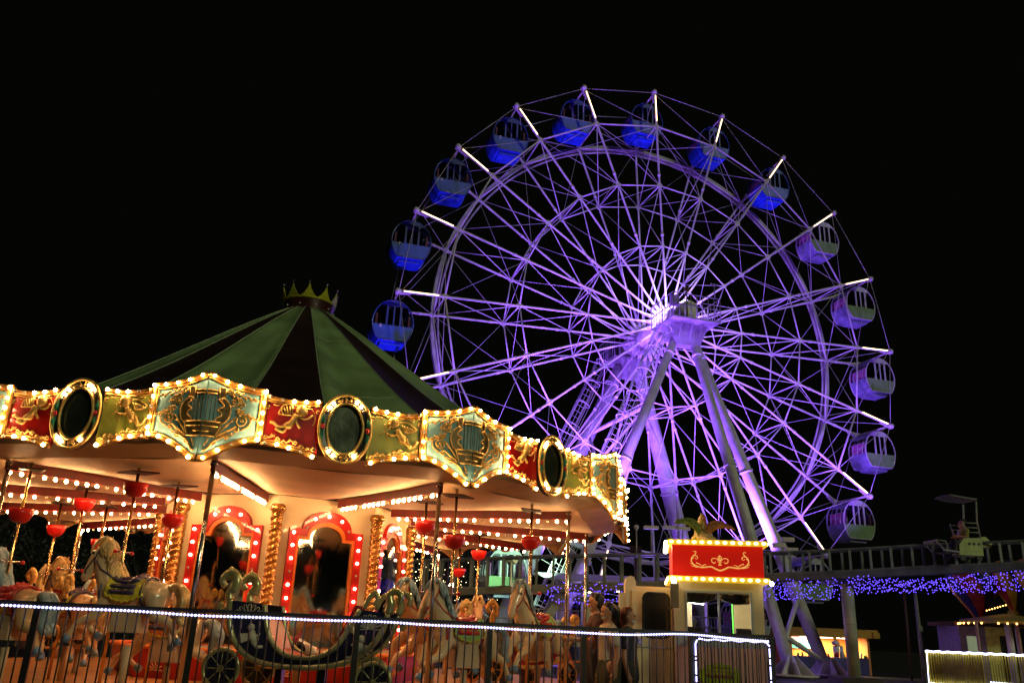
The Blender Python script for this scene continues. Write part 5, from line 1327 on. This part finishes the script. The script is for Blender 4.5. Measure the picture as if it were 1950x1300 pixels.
for i, (px, top_, bot_, rad, lab, cols) in enumerate(((1865, 1075, 1186, .98, 'red, orange and navy striped ride balloon with swirling gores above the hut', (0, 2, 1, 2)), (1930, 1068, 1168, .70, 'yellow and navy ride balloon near the right edge', (3, 2, 3, 0)), (1985, 1062, 1170, .75, 'ride balloon cut off by the right edge', (1, 3, 2, 3)))):
    Y = 32.5-i*.8; a = at(px, bot_, Y); b = at(px, top_, Y); h_ = b.z-a.z; o = empty('ride_balloon', (a.x, Y, a.z), 0, lab, 'balloon', 'balloons of the balloon ride')
    m = MB(); n_ = 32; prof = [(.10, 0), (.16, .08), (.30, .2), (.62, .4), (.9, .6), (1, .78), (.85, .92), (.4, 1.0), (.02, 1.02)]; vs = []; fs = []; mi_ = []
    for j, (r_, z_) in enumerate(prof):
        for k in range(n_): a_ = 2*pi*k/n_+1.3*(1-z_); vs.append((r_*rad*cos(a_), r_*rad*sin(a_), z_*h_))
    b0 = len(m.v); m.v += vs
    for j in range(len(prof)-1):
        for k in range(n_): m.f.append((j*n_+k, j*n_+(k+1) % n_, (j+1)*n_+(k+1) % n_, (j+1)*n_+k)); m.m.append(cols[(k//4) % 4]); m.sm.append(True)
    m.build('envelope', m_bc, o); MB().cyl((0, 0, -.02), (0, 0, .12), .2, .17, 12).build('neck_ring', m_ytrim, o); MB().cyl((0, 0, -a.z), (0, 0, 0), .045).build('post', m_white, o)
h0, h1 = at(1826, 1200, 32.0), at(1925, 1200, 32.0); hut = empty('ticket_hut', ((h0.x+h1.x)/2, 32.8, 0), 0, 'small hut with dark roof, violet wall and yellow-green wall under the ride balloons', 'hut')
hwid = (h1.x-h0.x)/2; hz = at(1870, 1192, 32.0).z
MB().bb((-hwid, -.8, 0), (0, .8, hz)).build('wall', mat('violet_wall', (.26, .22, .38), .6), hut); MB().bb((0.004, -.8, 0), (hwid, .8, hz)).build('wall', mat('yellow_green_wall', (.75, .75, .22), .6), hut)
MB().bb((-hwid-.25, -1.0, hz), (hwid+.5, 1.0, hz+.14)).build('roof', m_dkmetal, hut)
MB().bb((-hwid+.25, -.82, hz-.95), (-.25, -.805, hz-.35)).build('window', mat('hut_window_glow', (.4, .5, .3), .4, emit=(.4, .5, .3), estr=.35), hut); MB().bb((hwid*.52, -.82, 0), (hwid-.1, -.805, hz-.3)).build('door', m_black, hut)
m = MB()
for i in range(9): m.cyl((-hwid+.0+i*.28, -1.2, hz+.35), (-hwid+.0+i*.28+.05, -1.2, hz+.32), .03)
cb = at(1918, 1186, 30.5); ring_ = empty('ride_canopy', (cb.x+.3, 31.0, 0), 0, 'yellow-olive round ride canopy edged with orange bulbs at the right edge', 'canopy')
zc2 = at(1918, 1187, 30.5).z; MB().lathe([(.1, zc2+.35), (1.5, zc2+.12), (1.55, zc2), (1.5, zc2-.02)], n=28).build('roof', mat('olive_canopy_paint', (.28, .24, .05), .5), ring_)
m = MB()
for i in range(36):
    if i % 9 != 4: m.ball((1.56*cos(2*pi*i/36), 1.56*sin(2*pi*i/36), zc2-.02), .035, 6)
for i in range(8): m.ball((-.9+.1*i, -.4, zc2+.42+.03*i), .025, 6)
m.build('bulb_string', mat('orange_bulb', (1, .6, .2), .3, emit=(1, .42, .10), estr=9), ring_); MB().cyl((0, 0, 0), (0, 0, zc2+.3), .12).build('post', m_white, ring_)
for px in (1862, 1940):
    a = at(px, 1210, 30.2); o = MB().cyl((0, 0, 0), (0, 0, hz+.1), .05).build('pink_pole', mat('pink_pole_paint', (.40, .24, .22), .5), None, (a.x, 30.2, 0)); tag(o, 'pink pole in front of the violet hut wall' if px < 1900 else 'pink pole by the right edge in front of the dark opening', 'pole', 'pink poles by the balloon ride')
lp = at(1745, 1150, 33.0); lpo = empty('lamp_post', (lp.x, 33, 0), 0, 'thin grey unlit lamp post standing alone left of the gold fence', 'lamp post')
MB().tube([(0, 0, 0), (0, 0, 3.2)], [.09, .06], 10).build('pole', mat('grey_post_paint', (.22, .24, .22), .5, 0, .2, 3), lpo); MB().bb((-.08, -.12, 1.85), (.08, -.06, 2.05)).build('junction_box', m_track, lpo)

# ================================================================== boarding deck and station under the wheel
dk0 = at(830, 1180, 33.5); m_deck = mat('grey_deck_paint', (.30, .32, .30), .5, 0, .15, 1.5)
st = empty('boarding_station', (2.2, 33.2, 0), radians(14), 'grey boarding deck with handrails, sloping roof beams and small lamps under the wheel', 'station')
m = MB(); m.bb((-6.5, -2.4, .9), (7.5, -1.0, 1.05)); m.bb((-6.5, -2.46, .55), (7.5, -2.40, 1.0)); m.build('deck', m_deck, st)
m = MB()
for i in range(15): m.cyl((-6.4+i*.98, -2.35, 0), (-6.4+i*.98, -2.35, 2.0), .035)
for z in (1.35, 1.65, 2.0): m.cyl((-6.4, -2.35, z), (7.4, -2.35, z), .025)
for i in range(110): m.cyl((-6.4+i*.125, -2.35, 1.1), (-6.4+i*.125, -2.35, 1.95), .008, n=4)
m.build('handrail', m_deck, st)
m = MB(); m.bb((-1.5, -2.52, .40), (3.9, -2.47, .82)); m.build('blue_board', mat('blue_board_paint', (.04, .06, .25), .5), st)
m = MB()
for x in (-3.5, -.5, 2.5, 5.5): m.cyl((x, -1.2, 1.05), (x, -1.2, 3.0), .06)
m.add([(-1, -2.2, 3.0), (6.6, -2.2, 3.1), (6.6, .0, 3.45), (-1, .0, 3.35)]+[(-1, -2.2, 3.06), (6.6, -2.2, 3.16), (6.6, .0, 3.51), (-1, .0, 3.41)], [(0, 3, 2, 1), (4, 5, 6, 7), (0, 1, 5, 4), (2, 3, 7, 6), (0, 4, 7, 3), (1, 2, 6, 5)]); m.build('roof', mat('pale_station_roof', (.50, .48, .50), .5, 0, .1, 1), st)
m = MB(); m.beam((-2.2, -2.3, .3), (-.4, -2.3, 2.9), .5, .3); m.beam((1.5, -2.3, .3), (3.4, -2.3, 2.7), .14, .14); m.beam((3.0, -2.3, .1), (4.4, -2.3, 1.9), .45, .2); m.build('sloping_beam', m_deck, st)
m = MB()
for x, z in ((.5, 2.72), (1.6, 2.80), (3.0, 2.78), (4.8, 2.86)): m.ball((x, -2.0, z), .07, 8)
m.build('station_lamp', mat('station_lamp_face', (1, 1, 1), .3, emit=(1, .75, .45), estr=45), st)
m = MB()
for x, z in ((2.1, 2.9), (4.0, 2.92)): m.ball((x, -2.1, z), .06, 8, sc=(1.6, 1, 1))
m.build('violet_lamp', mat('violet_lamp_face', (.5, .3, 1), .3, emit=(.4, .25, 1), estr=60), st)
pv = bpy.data.lights.new('station_violet_light', 'POINT'); pv.energy = 420; pv.color = (.30, .14, 1); pv.shadow_soft_size = .1
pvo = bpy.data.objects.new('station_violet_light', pv); COL.objects.link(pvo); pvo.parent = st; pvo.location = (3.0, -1.7, 2.45)
sl = at(960, 1060, 33.2); flood('station_green_lamp', (sl.x+1.6, 31.2, 3.3), at(975, 1090, 35.8), 2600, (.55, 1.0, .62), 70, .6, .1)
# trees with fairy lights, far left behind the carousel
m_leaf = mat('dark_foliage', (.02, .03, .014), .6, 0, .3, 3); m_bark = mat('bark', (.06, .045, .03), .8, 0, .2, 5)
m_fy = mat('yellow_white_fairy_light', (1, 1, .8), .3, emit=(1, .85, .45), estr=7)
rt = random.Random(21)
for i, (px, Y, h_, lab) in enumerate(((800, 47, 6.5, 'dark round tree with yellow fairy lights nearest the mirrored carousel house'), (850, 51, 6.0, 'dark tree behind the bright small lamp, dotted with fairy lights'), (905, 49, 5.2, 'dark bushy tree left of the green-lit gondola'), (60, 46, 7.0, 'dark unlit tree seen between the left carousel poles'), (-60, 40, 7.5, 'dark unlit tree at the far left edge'), (250, 52, 6.4, 'dark unlit tree behind the left carousel columns'))):
    q = at(px, 1150, Y); o = empty('tree', (q.x, Y, 0), 0, lab, 'tree', 'trees behind the carousel')
    m = MB(); m.tube([(0, 0, 0), (.1, 0, h_*.3), (0, .1, h_*.6)], [.22, .16, .08], 8)
    for j in range(6): a = rt.uniform(0, 6.28); m.tube([(0, 0, h_*(.25+.05*j)), (cos(a)*h_*.14, sin(a)*h_*.14, h_*(.42+.06*j)), (cos(a)*h_*.26, sin(a)*h_*.26, h_*(.5+.07*j))], [.09, .06, .02], 5)
    m.build('trunk', m_bark, o)
    m = MB(); cl = [(Vector((rt.gauss(0, .17), rt.gauss(0, .17), .55+rt.uniform(-.2, .34)))*h_, h_*rt.uniform(.10, .17)) for _ in range(16)]
    for c_, r_ in cl:
        for j in range(110):
            d = Vector((rt.gauss(0, 1), rt.gauss(0, 1), rt.gauss(0, 1))).normalized()*r_*rt.uniform(.55, 1.1); p = c_+d
            t1 = Vector((rt.gauss(0, 1), rt.gauss(0, 1), rt.gauss(0, 1))).normalized()*.09; t2 = t1.cross(Vector((rt.gauss(0, 1), rt.gauss(0, 1), rt.gauss(0, 1))).normalized()).normalized()*.06
            m.add([p-t1, p+t2, p+t1, p-t2], [(0, 1, 2, 3)])
    m.build('crown', m_leaf, o)
    if i < 3:
        m = MB()
        for j in range(170): c_, r_ = cl[j % 16]; d = Vector((rt.gauss(0, 1), -abs(rt.gauss(0, 1)), rt.gauss(0, 1))).normalized()*r_; p = c_+d; m.ball(p*1.0, .018, 5)
        tag(m.build('fairy_lights', m_fy, o), kind='stuff')
bl = at(860, 1113, 40); o = empty('street_lamp', (bl.x, 40, 0), 0, 'small very bright lamp on a dark pole seen under the carousel ceiling', 'street lamp')
MB().cyl((0, 0, 0), (0, 0, bl.z-.05), .05).build('pole', m_track, o); MB().ball((0, 0, bl.z), .10, 10).build('lamp_head', mat('bright_lamp_face', (1, 1, 1), .3, emit=(1, .9, .6), estr=40), o)
